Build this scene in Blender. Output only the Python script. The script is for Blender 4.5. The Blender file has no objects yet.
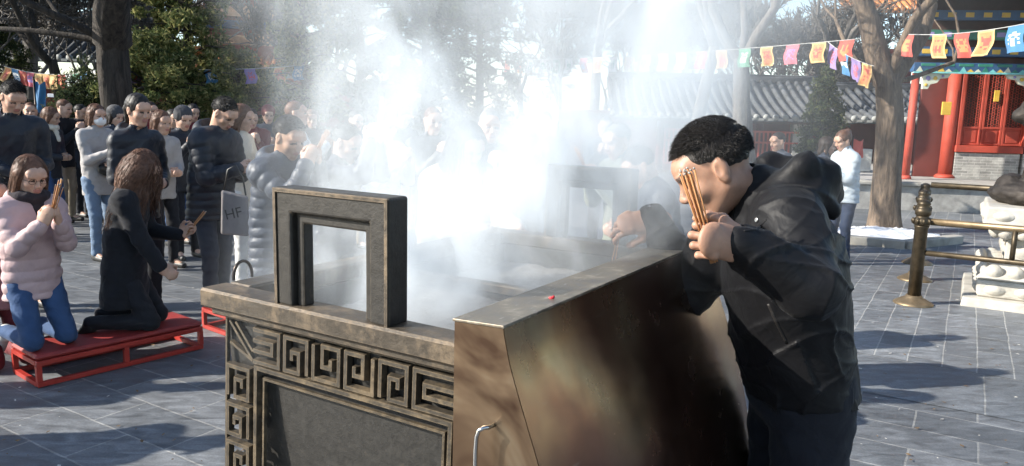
import bpy, math, random
import numpy as np
from mathutils import Vector, Matrix, Euler
random.seed(7); np.random.seed(7)
R = math.radians
sc = bpy.context.scene
COL = sc.collection

# ------------------------------------------------------------------ camera
F = 740.0; CAMZ = 1.65; PITCH = R(8.83); ROLL = R(1.5)
cam_d = bpy.data.cameras.new('camera'); cam = bpy.data.objects.new('camera', cam_d); COL.objects.link(cam)
cam_d.sensor_width = 36.0; cam_d.lens = 36.0*F/1024.0
cam_d.clip_start = 0.05; cam_d.clip_end = 600
fwd = Vector((0, math.cos(PITCH), -math.sin(PITCH)))
rt0 = Vector((1, 0, 0)); up0 = rt0.cross(fwd)
rt = rt0*math.cos(ROLL) + up0*math.sin(ROLL); up = up0*math.cos(ROLL) - rt0*math.sin(ROLL)
M = Matrix((rt, up, -fwd)).transposed().to_4x4(); M.translation = Vector((0, 0, CAMZ))
cam.matrix_world = M
sc.camera = cam
def ray(x, y):
    return fwd*F + rt*(x-512) - up*(y-233)
def at(x, y, D):
    d = ray(x, y); p = d*(D/d.y); return Vector((p.x, p.y, p.z+CAMZ))
def gp(x, y, z=0.0):
    d = ray(x, y); t = (z-CAMZ)/d.z; return Vector((d.x*t, d.y*t, z))
def atg(x, D, z=0.0):
    """point above pixel column x (near the horizon) at depth D, height z"""
    p = at(x, 120, D); return Vector((p.x, D, z))

# ------------------------------------------------------------------ world, sun, exposure
SUN_EL = R(29); SUNDIR = Vector((-0.985, -0.17, 0)).normalized()     # horizontal direction towards the sun
w = bpy.data.worlds.new('World'); sc.world = w; w.use_nodes = True
nt = w.node_tree; nt.nodes.clear()
sky = nt.nodes.new('ShaderNodeTexSky'); sky.sky_type = 'NISHITA'; sky.sun_disc = False
sky.sun_elevation = SUN_EL; sky.sun_rotation = math.atan2(SUNDIR.x, SUNDIR.y); sky.dust_density = .4; sky.air_density = 1.0
bg = nt.nodes.new('ShaderNodeBackground'); bg.inputs[1].default_value = 0.115
wo = nt.nodes.new('ShaderNodeOutputWorld')
nt.links.new(sky.outputs[0], bg.inputs[0]); nt.links.new(bg.outputs[0], wo.inputs[0])
sd = bpy.data.lights.new('sun', 'SUN'); sd.energy = 5.0; sd.angle = R(0.5); sd.color = (1.0, 0.94, 0.84)
sun = bpy.data.objects.new('sun', sd); COL.objects.link(sun)
to_sun = Vector((SUNDIR.x*math.cos(SUN_EL), SUNDIR.y*math.cos(SUN_EL), math.sin(SUN_EL)))
sun.rotation_euler = to_sun.to_track_quat('Z', 'Y').to_euler()
sc.view_settings.view_transform = 'Standard'; sc.view_settings.look = 'None'
sc.view_settings.exposure = 1.05; sc.view_settings.gamma = 1.0; sc.view_settings.use_curve_mapping = False
cy = sc.cycles
cy.use_denoising = True; cy.use_adaptive_sampling = True; cy.adaptive_threshold = .03
try: cy.denoiser = 'OPENIMAGEDENOISE'
except Exception: pass
cy.max_bounces = 6; cy.diffuse_bounces = 3; cy.glossy_bounces = 3; cy.transmission_bounces = 2
cy.transparent_max_bounces = 8; cy.volume_bounces = 5; cy.volume_max_steps = 64; cy.volume_step_rate = 1.0
cy.caustics_reflective = False; cy.caustics_refractive = False

# ------------------------------------------------------------------ object helpers
def kids(o): return [c for c in bpy.data.objects if c.parent == o]
def tag(o, label=None, cat=None, group=None, kind=None):
    if label: o['label'] = label
    if cat: o['category'] = cat
    if group: o['group'] = group
    if kind: o['kind'] = kind
    return o
def thing(name, label, cat, loc=(0, 0, 0), rz=0.0, group=None):
    o = bpy.data.objects.new(name, None); COL.objects.link(o); o.empty_display_size = .1
    o.location = loc; o.rotation_euler = (0, 0, rz)
    return tag(o, label, cat, group)
def add(name, me, mats=None, parent=None, loc=None, rz=None):
    o = bpy.data.objects.new(name, me); COL.objects.link(o)
    if mats is not None:
        for m in (mats if isinstance(mats, (list, tuple)) else [mats]): me.materials.append(m)
    if parent: o.parent = parent
    if loc is not None: o.location = loc
    if rz is not None: o.rotation_euler = (0, 0, rz)
    return o
def copy_tree(o, parent=None, depth=0):
    c = o.copy(); COL.objects.link(c); c.parent = parent
    for ch in kids(o): copy_tree(ch, c, depth+1)
    return c

def np_mesh(name, V, Fq, mats=None, smooth=True):
    """V (n,3), Fq list of equal-length faces array or list of arrays"""
    me = bpy.data.meshes.new(name)
    V = np.asarray(V, np.float32)
    groups = Fq if isinstance(Fq, list) else [Fq]
    groups = [np.asarray(g, np.int32) for g in groups if len(g)]
    me.vertices.add(len(V)); me.vertices.foreach_set('co', V.ravel())
    loops = np.concatenate([g.ravel() for g in groups]); tot = sum(len(g) for g in groups)
    me.loops.add(len(loops)); me.loops.foreach_set('vertex_index', loops)
    sizes = np.concatenate([np.full(len(g), g.shape[1], np.int32) for g in groups])
    starts = np.concatenate([[0], np.cumsum(sizes)[:-1]]).astype(np.int32)
    me.polygons.add(tot); me.polygons.foreach_set('loop_start', starts)
    try: me.polygons.foreach_set('loop_total', sizes)
    except Exception: pass
    me.polygons.foreach_set('use_smooth', np.full(tot, smooth, bool))
    if mats is not None: me.polygons.foreach_set('material_index', np.asarray(mats, np.int32))
    me.update(calc_edges=True); me.validate()
    return me

class MB:
    """collects boxes, bars, tubes, revolved and extruded shapes; build() links them as one mesh object"""
    def __init__(s): s.v = []; s.f = []; s.m = []; s.sm = []; s.cur = 0; s.smooth = False
    def face(s, idx): s.f.append(tuple(idx)); s.m.append(s.cur); s.sm.append(s.smooth)
    def pts(s, P):
        n = len(s.v); s.v.extend([tuple(p) for p in P]); return n
    def box(s, c, d, mat=None, bev=0.0):
        """centre c, full sizes d, optional Matrix; bev chamfers every edge"""
        hx, hy, hz = d[0]/2, d[1]/2, d[2]/2
        b = min(bev, hx*.9, hy*.9, hz*.9)
        P = []
        T = (lambda p: (mat @ Vector(p))) if mat is not None else (lambda p: Vector(p))
        if b <= 0:
            for z in (-1, 1):
                for (x, y) in ((-1, -1), (1, -1), (1, 1), (-1, 1)): P.append(T((c[0]+x*hx, c[1]+y*hy, c[2]+z*hz)))
            n = s.pts(P)
            for q in ((0, 3, 2, 1), (4, 5, 6, 7), (0, 1, 5, 4), (1, 2, 6, 5), (2, 3, 7, 6), (3, 0, 4, 7)): s.face([n+i for i in q])
            return
        idx = {}
        for sx in (-1, 1):
            for sy in (-1, 1):
                for sz in (-1, 1):
                    for ax, o in ((0, (0, b, b)), (1, (b, 0, b)), (2, (b, b, 0))):
                        idx[(sx, sy, sz, ax)] = len(P)
                        P.append(T((c[0]+sx*(hx-o[0]), c[1]+sy*(hy-o[1]), c[2]+sz*(hz-o[2]))))
        n = s.pts(P); I = lambda *k: n+idx[k]
        for q, flip in (((1, 2), 0), ((0, 2), 1), ((0, 1), 2)):
            for sg in (-1, 1):
                f = []
                for (a, b2) in ((-1, -1), (1, -1), (1, 1), (-1, 1)):
                    k = [0, 0, 0]; k[flip] = sg; k[q[0]] = a; k[q[1]] = b2; f.append(I(k[0], k[1], k[2], flip))
                if (sg < 0) != (flip == 1): f.reverse()
                s.face(f)
        for ax in range(3):
            o = [a for a in range(3) if a != ax]
            for a in (-1, 1):
                for b2 in (-1, 1):
                    def kk(e, which):
                        k = [0, 0, 0]; k[ax] = e; k[o[0]] = a; k[o[1]] = b2; return I(k[0], k[1], k[2], which)
                    f = [kk(-1, o[0]), kk(1, o[0]), kk(1, o[1]), kk(-1, o[1])]
                    s.face(f)
        for sx in (-1, 1):
            for sy in (-1, 1):
                for sz in (-1, 1):
                    s.face([I(sx, sy, sz, 0), I(sx, sy, sz, 1), I(sx, sy, sz, 2)])
    def tube(s, path, radii, n=8, cap=True, smooth=True):
        sm = s.smooth; s.smooth = smooth
        P = [Vector(p) for p in path]
        if not isinstance(radii, (list, tuple)): radii = [radii]*len(P)
        prev = None; rings = []
        for i, p in enumerate(P):
            d = (P[min(i+1, len(P)-1)]-P[max(i-1, 0)])
            if d.length < 1e-9: d = Vector((0, 0, 1))
            d.normalize()
            if prev is None:
                a = Vector((0, 0, 1)) if abs(d.z) < .9 else Vector((1, 0, 0)); e1 = d.cross(a).normalized()
            else:
                e1 = (prev - d*prev.dot(d)); e1 = e1.normalized() if e1.length > 1e-6 else d.orthogonal().normalized()
            prev = e1; e2 = d.cross(e1)
            rings.append(s.pts([p+(e1*math.cos(2*math.pi*k/n)+e2*math.sin(2*math.pi*k/n))*radii[i] for k in range(n)]))
        for a, b in zip(rings, rings[1:]):
            for k in range(n): s.face((a+k, a+(k+1) % n, b+(k+1) % n, b+k))
        if cap:
            s.face([rings[0]+k for k in range(n)][::-1]); s.face([rings[-1]+k for k in range(n)])
        s.smooth = sm
    def lathe(s, prof, c=(0, 0, 0), n=16, mat=None, smooth=True):
        """prof: list of (r, z)"""
        sm = s.smooth; s.smooth = smooth; rings = []
        T = (lambda p: (mat @ Vector(p))) if mat is not None else (lambda p: Vector(p))
        for r, z in prof:
            rings.append(s.pts([T((c[0]+r*math.cos(2*math.pi*k/n), c[1]+r*math.sin(2*math.pi*k/n), c[2]+z)) for k in range(n)]))
        for a, b in zip(rings, rings[1:]):
            for k in range(n): s.face((a+k, a+(k+1) % n, b+(k+1) % n, b+k))
        s.face([rings[0]+k for k in range(n)][::-1]); s.face([rings[-1]+k for k in range(n)])
        s.smooth = sm
    def prism(s, poly, y0, y1, mat=None, plane='xz'):
        """extrude polygon given in plane along the remaining axis"""
        T = (lambda p: (mat @ Vector(p))) if mat is not None else (lambda p: Vector(p))
        def mk(a, b, t):
            return T((a, t, b)) if plane == 'xz' else (T((a, b, t)) if plane == 'xy' else T((t, a, b)))
        n = len(poly); a = s.pts([mk(p[0], p[1], y0) for p in poly]); b = s.pts([mk(p[0], p[1], y1) for p in poly])
        s.face([a+i for i in range(n)]); s.face([b+i for i in range(n)][::-1])
        for i in range(n): s.face((a+i, b+i, b+(i+1) % n, a+(i+1) % n))
    def build(s, name, mats, parent=None, loc=None, rz=None):
        me = bpy.data.meshes.new(name); me.from_pydata(s.v, [], s.f)
        me.polygons.foreach_set('material_index', s.m); me.polygons.foreach_set('use_smooth', s.sm)
        import bmesh
        bm = bmesh.new(); bm.from_mesh(me); bmesh.ops.recalc_face_normals(bm, faces=bm.faces); bm.to_mesh(me); bm.free()
        me.update()
        return add(name, me, mats, parent, loc, rz)

# ------------------------------------------------------------------ materials
def new_mat(name):
    m = bpy.data.materials.new(name); m.use_nodes = True; t = m.node_tree
    b = t.nodes['Principled BSDF']; return m, t, b
def L(t, a, b): t.links.new(a, b)
def noise(t, scale, detail=4, rough=.55, vec=None, dist=0.0, dim='3D'):
    n = t.nodes.new('ShaderNodeTexNoise'); n.noise_dimensions = dim
    n.inputs['Scale'].default_value = scale; n.inputs['Detail'].default_value = detail
    n.inputs['Roughness'].default_value = rough; n.inputs['Distortion'].default_value = dist
    if vec is not None: L(t, vec, n.inputs['Vector'])
    return n
def objco(t, scale=(1, 1, 1), rot=(0, 0, 0)):
    tc = t.nodes.new('ShaderNodeTexCoord'); mp = t.nodes.new('ShaderNodeMapping')
    mp.inputs['Scale'].default_value = scale; mp.inputs['Rotation'].default_value = rot
    L(t, tc.outputs['Object'], mp.inputs[0]); return mp.outputs[0]
def ramp(t, fac, stops):
    r = t.nodes.new('ShaderNodeValToRGB'); e = r.color_ramp.elements
    while len(e) < len(stops): e.new(.5)
    for i, (p, c) in enumerate(stops):
        e[i].position = p; e[i].color = tuple(c)+(1,) if len(c) == 3 else c
    L(t, fac, r.inputs[0]); return r
def mixc(t, fac, a, b, typ='MIX'):
    m = t.nodes.new('ShaderNodeMix'); m.data_type = 'RGBA'; m.blend_type = typ
    for s, v in ((0, fac), (6, a), (7, b)):
        if hasattr(v, 'default_value') or hasattr(v, 'links'): L(t, v, m.inputs[s])
        else: m.inputs[s].default_value = v if s == 0 else (tuple(v)+(1,) if len(v) == 3 else v)
    return m.outputs[2]
def mth(t, op, a, b=None, c=None, clamp=False):
    m = t.nodes.new('ShaderNodeMath'); m.operation = op; m.use_clamp = clamp
    for i, v in enumerate((a, b, c)):
        if v is None: continue
        if isinstance(v, (int, float)): m.inputs[i].default_value = v
        else: L(t, v, m.inputs[i])
    return m.outputs[0]
def bump(t, b, h, strength=.3, dist=.01):
    n = t.nodes.new('ShaderNodeBump'); n.inputs['Strength'].default_value = strength; n.inputs['Distance'].default_value = dist
    L(t, h, n.inputs['Height']); L(t, n.outputs[0], b.inputs['Normal']); return n
_mc = {}
def simple(name, col, rough=.6, metal=0.0, var=.18, scale=6, bs=.15, bd=.004, bscale=60, sheen=0.0, spec=.5, sub=0.0):
    if name in _mc: return _mc[name]
    m, t, b = new_mat(name)
    v = objco(t); n = noise(t, scale, 5, .6, v)
    lo = [c*(1-var) for c in col]; hi = [min(1, c*(1+var)) for c in col]
    r = ramp(t, n.outputs[0], [(.3, lo), (.7, hi)]); L(t, r.outputs[0], b.inputs['Base Color'])
    b.inputs['Roughness'].default_value = rough; b.inputs['Metallic'].default_value = metal
    b.inputs['Specular IOR Level'].default_value = spec
    if sheen: b.inputs['Sheen Weight'].default_value = sheen
    if sub:
        b.inputs['Subsurface Weight'].default_value = sub; b.inputs['Subsurface Radius'].default_value = (.012, .005, .003); b.inputs['Subsurface Scale'].default_value = 1.0
    if bs > 0:
        n2 = noise(t, bscale, 3, .6, v); bump(t, b, n2.outputs[0], bs, bd)
    _mc[name] = m; return m
def fabric(name, col, rough=.75, fold=.35, sheen=.2, fscale=9, spec=.35):
    """cloth: soft crumple folds plus weave grain"""
    key = 'fab_'+name
    if key in _mc: return _mc[key]
    m, t, b = new_mat(name)
    v = objco(t)
    n = noise(t, 5, 4, .6, v); lo = [c*.82 for c in col]; hi = [min(1, c*1.15) for c in col]
    r = ramp(t, n.outputs[0], [(.3, lo), (.7, hi)]); L(t, r.outputs[0], b.inputs['Base Color'])
    b.inputs['Roughness'].default_value = rough; b.inputs['Sheen Weight'].default_value = sheen*.25; b.inputs['Sheen Roughness'].default_value = .5; b.inputs['Specular IOR Level'].default_value = spec
    n1 = noise(t, fscale, 3, .5, v, 1.2); n2 = noise(t, 260, 2, .5, v)
    s = mth(t, 'MULTIPLY_ADD', n2.outputs[0], .03, n1.outputs[0])
    bump(t, b, s, fold, .03)
    _mc[key] = m; return m

# ------------------------------------------------------------------ implicit (smooth-union) modelling
def sm(a, b, k):
    if k <= 0: return np.minimum(a, b)
    h = np.maximum(k-np.abs(a-b), 0)/k
    return np.minimum(a, b)-h*h*k*.25
class Shape:
    def __init__(s): s.p = []
    def cone(s, a, b, ra, rb, k=.02, flat=None, fs=1.0, quilt=0, pitch=.06, mat=0, sub=False):
        s.p.append(dict(t='c', a=np.array(a, float), b=np.array(b, float), ra=ra, rb=rb, k=k, flat=None if flat is None else np.array(flat, float), fs=fs, q=quilt, pt=pitch, mat=mat, sub=sub)); return s
    def ell(s, c, r, k=.02, rot=None, mat=0, sub=False):
        s.p.append(dict(t='e', c=np.array(c, float), r=np.array(r, float), R=None if rot is None else np.array(rot, float), k=k, mat=mat, sub=sub)); return s
    def cut(s, c, n, k=.01):
        '''cut away everything so far on the side of the plane the normal points to'''
        n = np.array(n, float); s.p.append(dict(t='p', c=np.array(c, float), n=n/np.linalg.norm(n), k=k, mat=0, sub=True)); return s
    def bb(s, p):
        if p['t'] == 'p': return np.full(3, -50.), np.full(3, 50.)
        if p['t'] == 'c':
            r = max(p['ra'], p['rb'])+p['q']; return np.minimum(p['a'], p['b'])-r, np.maximum(p['a'], p['b'])+r
        r = max(p['r']) if p['R'] is not None else p['r']; return p['c']-r, p['c']+r
    def dist(s, p, X):
        if p['t'] == 'p': return -((X-p['c'])@p['n'])
        if p['t'] == 'c':
            a, b = p['a'], p['b']; q = X-a; ba = b-a
            if p['flat'] is not None:
                n = p['flat']/np.linalg.norm(p['flat']); q = q+((1/p['fs']-1)*(q@n))[..., None]*n
                ba = ba+(1/p['fs']-1)*(ba@n)*n
            L2 = max(float(ba@ba), 1e-9); t = np.clip((q@ba)/L2, 0, 1)
            d = np.sqrt(np.maximum(((q-t[..., None]*ba)**2).sum(-1), 1e-12))
            r = p['ra']+(p['rb']-p['ra'])*t
            if p['q']: r = r+p['q']*(np.abs(np.sin(math.pi*t*math.sqrt(L2)/p['pt']))**.55-.6)
            d = d-r
            if p['flat'] is not None: d = d*(p['fs']*.5+.5)
            return d
        q = X-p['c']
        if p['R'] is not None: q = q@p['R']
        k0 = np.sqrt(((q/p['r'])**2).sum(-1)+1e-12); k1 = np.sqrt(((q/p['r']**2)**2).sum(-1)+1e-12)
        return k0*(k0-1)/k1
    def mesh(s, h, disp=None):
        """returns verts, quads, per-face material index"""
        lo = np.min([s.bb(p)[0] for p in s.p if not p['sub']], 0)-4*h; hi = np.max([s.bb(p)[1] for p in s.p if not p['sub']], 0)+4*h
        n = np.ceil((hi-lo)/h).astype(int)+1
        G = np.full(n, .5, np.float32)
        ax = [lo[i]+h*np.arange(n[i]) for i in range(3)]
        for p in s.p:
            l, u = s.bb(p); m = p['k']+3*h+.012
            i0 = np.maximum(np.floor((l-m-lo)/h).astype(int), 0); i1 = np.minimum(np.ceil((u+m-lo)/h).astype(int)+1, n)
            if np.any(i1 <= i0): continue
            sl = tuple(slice(i0[i], i1[i]) for i in range(3))
            X = np.stack(np.meshgrid(*[ax[i][sl[i]] for i in range(3)], indexing='ij'), -1)
            d = s.dist(p, X).astype(np.float32)
            if p['sub']: G[sl] = -sm(-G[sl], d, p['k'])
            else: G[sl] = sm(G[sl], d, p['k'])
        if disp is not None:
            near = np.abs(G) < 5*h+.03
            ii = np.argwhere(near); X = lo+ii*h
            G[near] = G[near]-disp(X).astype(np.float32)
        V, Q = snets(G, lo, h)
        mats = np.zeros(len(Q), np.int32)
        if any(p['mat'] for p in s.p) and len(Q):
            C = V[Q].mean(1); best = np.full(len(C), 9.0)
            for p in s.p:
                d = s.dist(p, C)
                if p['sub']: d = np.abs(d)+.002
                if p['mat']: d = d-.0015
                mm = d < best; best[mm] = d[mm]; mats[mm] = p['mat']
        return V, Q, mats
def snets(G, lo, h):
    ins = G < 0; n = G.shape
    c = np.zeros((n[0]-1, n[1]-1, n[2]-1), np.int8)
    for a in (0, 1):
        for b in (0, 1):
            for d in (0, 1): c += ins[a:n[0]-1+a, b:n[1]-1+b, d:n[2]-1+d]
    act = (c > 0) & (c < 8); ii = np.argwhere(act)
    idx = np.full(act.shape, -1, np.int32); idx[act] = np.arange(len(ii))
    acc = np.zeros((len(ii), 3)); cnt = np.zeros(len(ii))
    for axis in range(3):
        o = [a for a in range(3) if a != axis]
        for a in (0, 1):
            for b in (0, 1):
                A = np.zeros(3, int); A[o[0]] = a; A[o[1]] = b; B = A.copy(); B[axis] = 1
                fa = G[tuple((ii+A).T)]; fb = G[tuple((ii+B).T)]
                m = (fa < 0) != (fb < 0); t = fa[m]/(fa[m]-fb[m])
                acc[m] += A+np.outer(t, B-A); cnt[m] += 1
    V = lo+h*(ii+acc/np.maximum(cnt, 1)[:, None])
    Q = []
    for axis in range(3):
        o = [(axis+1) % 3, (axis+2) % 3]
        sl0 = [slice(None)]*3; sl1 = [slice(None)]*3; sl0[axis] = slice(0, -1); sl1[axis] = slice(1, None)
        cr = ins[tuple(sl0)] != ins[tuple(sl1)]
        e = np.argwhere(cr); s0 = ins[tuple(e.T)]
        u = np.zeros(3, int); u[o[0]] = 1; v = np.zeros(3, int); v[o[1]] = 1
        g = lambda d: idx[tuple((e-d).T)]
        q = np.stack([g(u+v), g(v), g(0*u), g(u)], 1)
        q[~s0] = q[~s0][:, ::-1]
        Q.append(q)
    Q = np.concatenate(Q); Q = Q[(Q >= 0).all(1)]
    return V, Q
def join(parts):
    Vs, Qs, Ms = [], [], []; n = 0
    for V, Q, m in parts:
        Vs.append(V); Qs.append(Q+n); Ms.append(m); n += len(V)
    return np.concatenate(Vs), np.concatenate(Qs), np.concatenate(Ms)
def xf(part, Mx):
    V, Q, m = part; A = np.array(Mx.to_3x3()); b = np.array(Mx.translation); return V@A.T+b, Q, m
def wob(X, f, seed=0):
    """cheap smooth pseudo-noise in about -1..1"""
    rs = np.random.RandomState(seed); o = np.zeros(len(X)); W = X*f
    for i in range(4):
        k = rs.normal(size=3); k /= np.linalg.norm(k); k2 = rs.normal(size=3); k2 /= np.linalg.norm(k2)
        o += np.sin(W@k*(1+.5*i)+rs.rand()*6+1.6*np.sin(W@k2*.8+rs.rand()*6))
    return o/4
# ------------------------------------------------------------------ people
SKIN = {}
def skin(name, col):
    if name not in SKIN: SKIN[name] = simple('skin_'+name, col, .5, var=.16, scale=26, bs=.2, bd=.002, bscale=240, sub=.12)
    return SKIN[name]
lips_m = simple('lips', (.38, .17, .14), .42, var=.06, bs=0)
brow_m = simple('brow', (.1, .06, .045), .6, var=.1, bs=0)
eye_m = simple('eye_dark', (.04, .025, .02), .3, var=0, bs=0)
def hair_mat(name, col, rough=.6):
    key = 'hair_'+name
    if key in _mc: return _mc[key]
    m, t, b = new_mat(key); v = objco(t); n = noise(t, 40, 3, .6, v)
    r = ramp(t, n.outputs[0], [(.3, [c*.6 for c in col]), (.7, [c*1.5 for c in col])]); L(t, r.outputs[0], b.inputs['Base Color'])
    b.inputs['Roughness'].default_value = rough; b.inputs['Specular IOR Level'].default_value = .3; bump(t, b, noise(t, 120, 3, .6, objco(t, (1, 1, .15))).outputs[0], .6, .004)
    _mc[key] = m; return m
hair_black = hair_mat('black', (.014, .012, .011), .5); hair_brown = hair_mat('brown', (.11, .055, .034), .5)
hair_grey = hair_mat('grey', (.25, .25, .25)); hair_dkbrown = hair_mat('dark_brown', (.022, .014, .011), .55)

def head_part(vox, neck=(-.05, 0, -.22), fem=False, nr=.058):
    s = Shape(); j = .9 if fem else 1.0
    s.ell((-.018, 0, .03), (.1, .077, .091), k=.03)
    s.ell((.025, 0, -.03), (.062, .061*j, .085), k=.035)
    for y in (-1, 1):
        s.cone((-.005, y*.05*j, -.05), (.052, y*.018*j, -.1), .024, .02, k=.035)
        s.ell((.058, y*.04, -.028), (.022, .02, .018), k=.03)                       # cheekbone
        s.ell((.087, y*.031, .012), (.011, .018, .011), k=.014, sub=True)           # eye socket
        s.ell((.068, y*.031, .008), (.0145, .0155, .0125), k=.004)                  # lid and ball
        s.ell((.0815, y*.031, .004), (.0035, .0115, .0018), k=.0, mat=3 if vox < .007 else 2)             # eye slit
        s.ell((.083, y*.032, .028), (.005, .016, .0022), k=.003, mat=2 if vox < .005 else 0)            # brow
        s.ell((.098, y*.012, -.033), (.011, .0075, .0075), k=.008)                  # nostril wing
        s.ell((-.012, y*.081, -.004), (.02, .0085, .033), k=.008, rot=Matrix.Rotation(R(-12), 3, 'Y'))
        s.ell((-.002, y*.089, .002), (.009, .006, .018), k=.006, sub=True)
        s.ell((-.01, y*.08, -.032), (.01, .007, .01), k=.006)
    s.ell((.064, 0, .045), (.028, .056, .03), k=.03)
    s.ell((.074, 0, .03), (.014, .045, .008), k=.016)
    s.ell((.06, 0, -.1), (.022, .024, .02), k=.025)                                 # chin
    s.cone((.082, 0, .012), (.107, 0, -.026), .0075, .0115, k=.014)                 # nose
    s.ell((.078, 0, -.062), (.018, .03, .024), k=.018)
    s.ell((.0945, 0, -.0585), (.008, .023, .0052), k=.003, mat=1)
    s.ell((.0925, 0, -.0675), (.009, .02, .0062), k=.003, mat=1)
    s.ell((.101, 0, -.063), (.006, .024, .0012), k=.002, sub=True)
    s.cone((-.022, 0, -.06), neck, nr*(.86 if fem else 1), nr*(.9 if fem else 1.08), k=.03)
    return s.mesh(vox)

def hand_part(vox, curl=(40, 45, 30), thumb=(35, 30), side=1, spread=4, size=1.0, curls=None):
    """wrist at origin, fingers along +x, back of hand +z, thumb on side*(+y)"""
    s = Shape()
    s.cone((-.03, 0, 0), (.02, 0, 0), .026, .03, k=.02, flat=(0, 0, 1), fs=.72)
    s.cone((.02, .002*side, 0), (.078, .004*side, .002), .036, .039, k=.02, flat=(0, 0, 1), fs=.42)
    s.ell((.035, .026*side, -.008), (.032, .017, .015), k=.015)
    for yk in (.03, .0105, -.0095, -.028): s.ell((.076, yk*side, .006), (.011, .008, .009), k=.006)
    ys = (.03, .0105, -.0095, -.028); Ls = ((.043, .027, .021), (.047, .03, .022), (.043, .028, .021), (.034, .021, .018))
    for i, y in enumerate(ys):
        cu = curls[i] if curls else curl
        p = np.array((.079-.004*abs(i-1.2), y*side, .002)); a = 0.0; yaw = R(spread*(1.5-i))*side
        r = .0088-.0006*(i == 3)
        for j in range(3):
            a += R(cu[j]); d = np.array((math.cos(a)*math.cos(yaw), math.sin(yaw)*math.cos(a), -math.sin(a)))
            q = p+d*Ls[i][j]; s.cone(p, q, r, r*.9, k=.005); r *= .9; p = q
    p = np.array((.018, .03*side, -.006)); d0 = np.array((.72, .62*side, -.3)); d0 /= np.linalg.norm(d0)
    a = R(thumb[0]); d1 = np.array((math.cos(a)*.9, .25*side*math.cos(a)-.15*side*math.sin(a), -math.sin(a))); d1 /= np.linalg.norm(d1)
    a += R(thumb[1]); d2 = np.array((math.cos(a)*.9, -.25*side, -math.sin(a))); d2 /= np.linalg.norm(d2)
    for d, l, ra, rb in ((d0, .034, .0145, .0125), (d1, .032, .0118, .0105), (d2, .026, .0105, .0085)):
        q = p+d*l; s.cone(p, q, ra, rb, k=.007); p = q
    V, Q, m = s.mesh(vox); return V*size, Q, m

def frame(origin, x, z):
    """matrix whose X axis is x and Z axis is as near z as possible"""
    x = Vector(x).normalized(); z = Vector(z); y = z.cross(x).normalized(); z = x.cross(y)
    Mx = Matrix((x, y, z)).transposed().to_4x4(); Mx.translation = Vector(origin); return Mx
def ik(a, b, l1, l2, hint):
    a = Vector(a); b = Vector(b); d = b-a; D = min(d.length, (l1+l2)*.995); d.normalize()
    b = a+d*D; x = (l1*l1-l2*l2+D*D)/(2*D); hgt = math.sqrt(max(l1*l1-x*x, 0))
    hv = Vector(hint); hv = (hv-d*hv.dot(d)).normalized(); return a+d*x+hv*hgt, b

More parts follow.
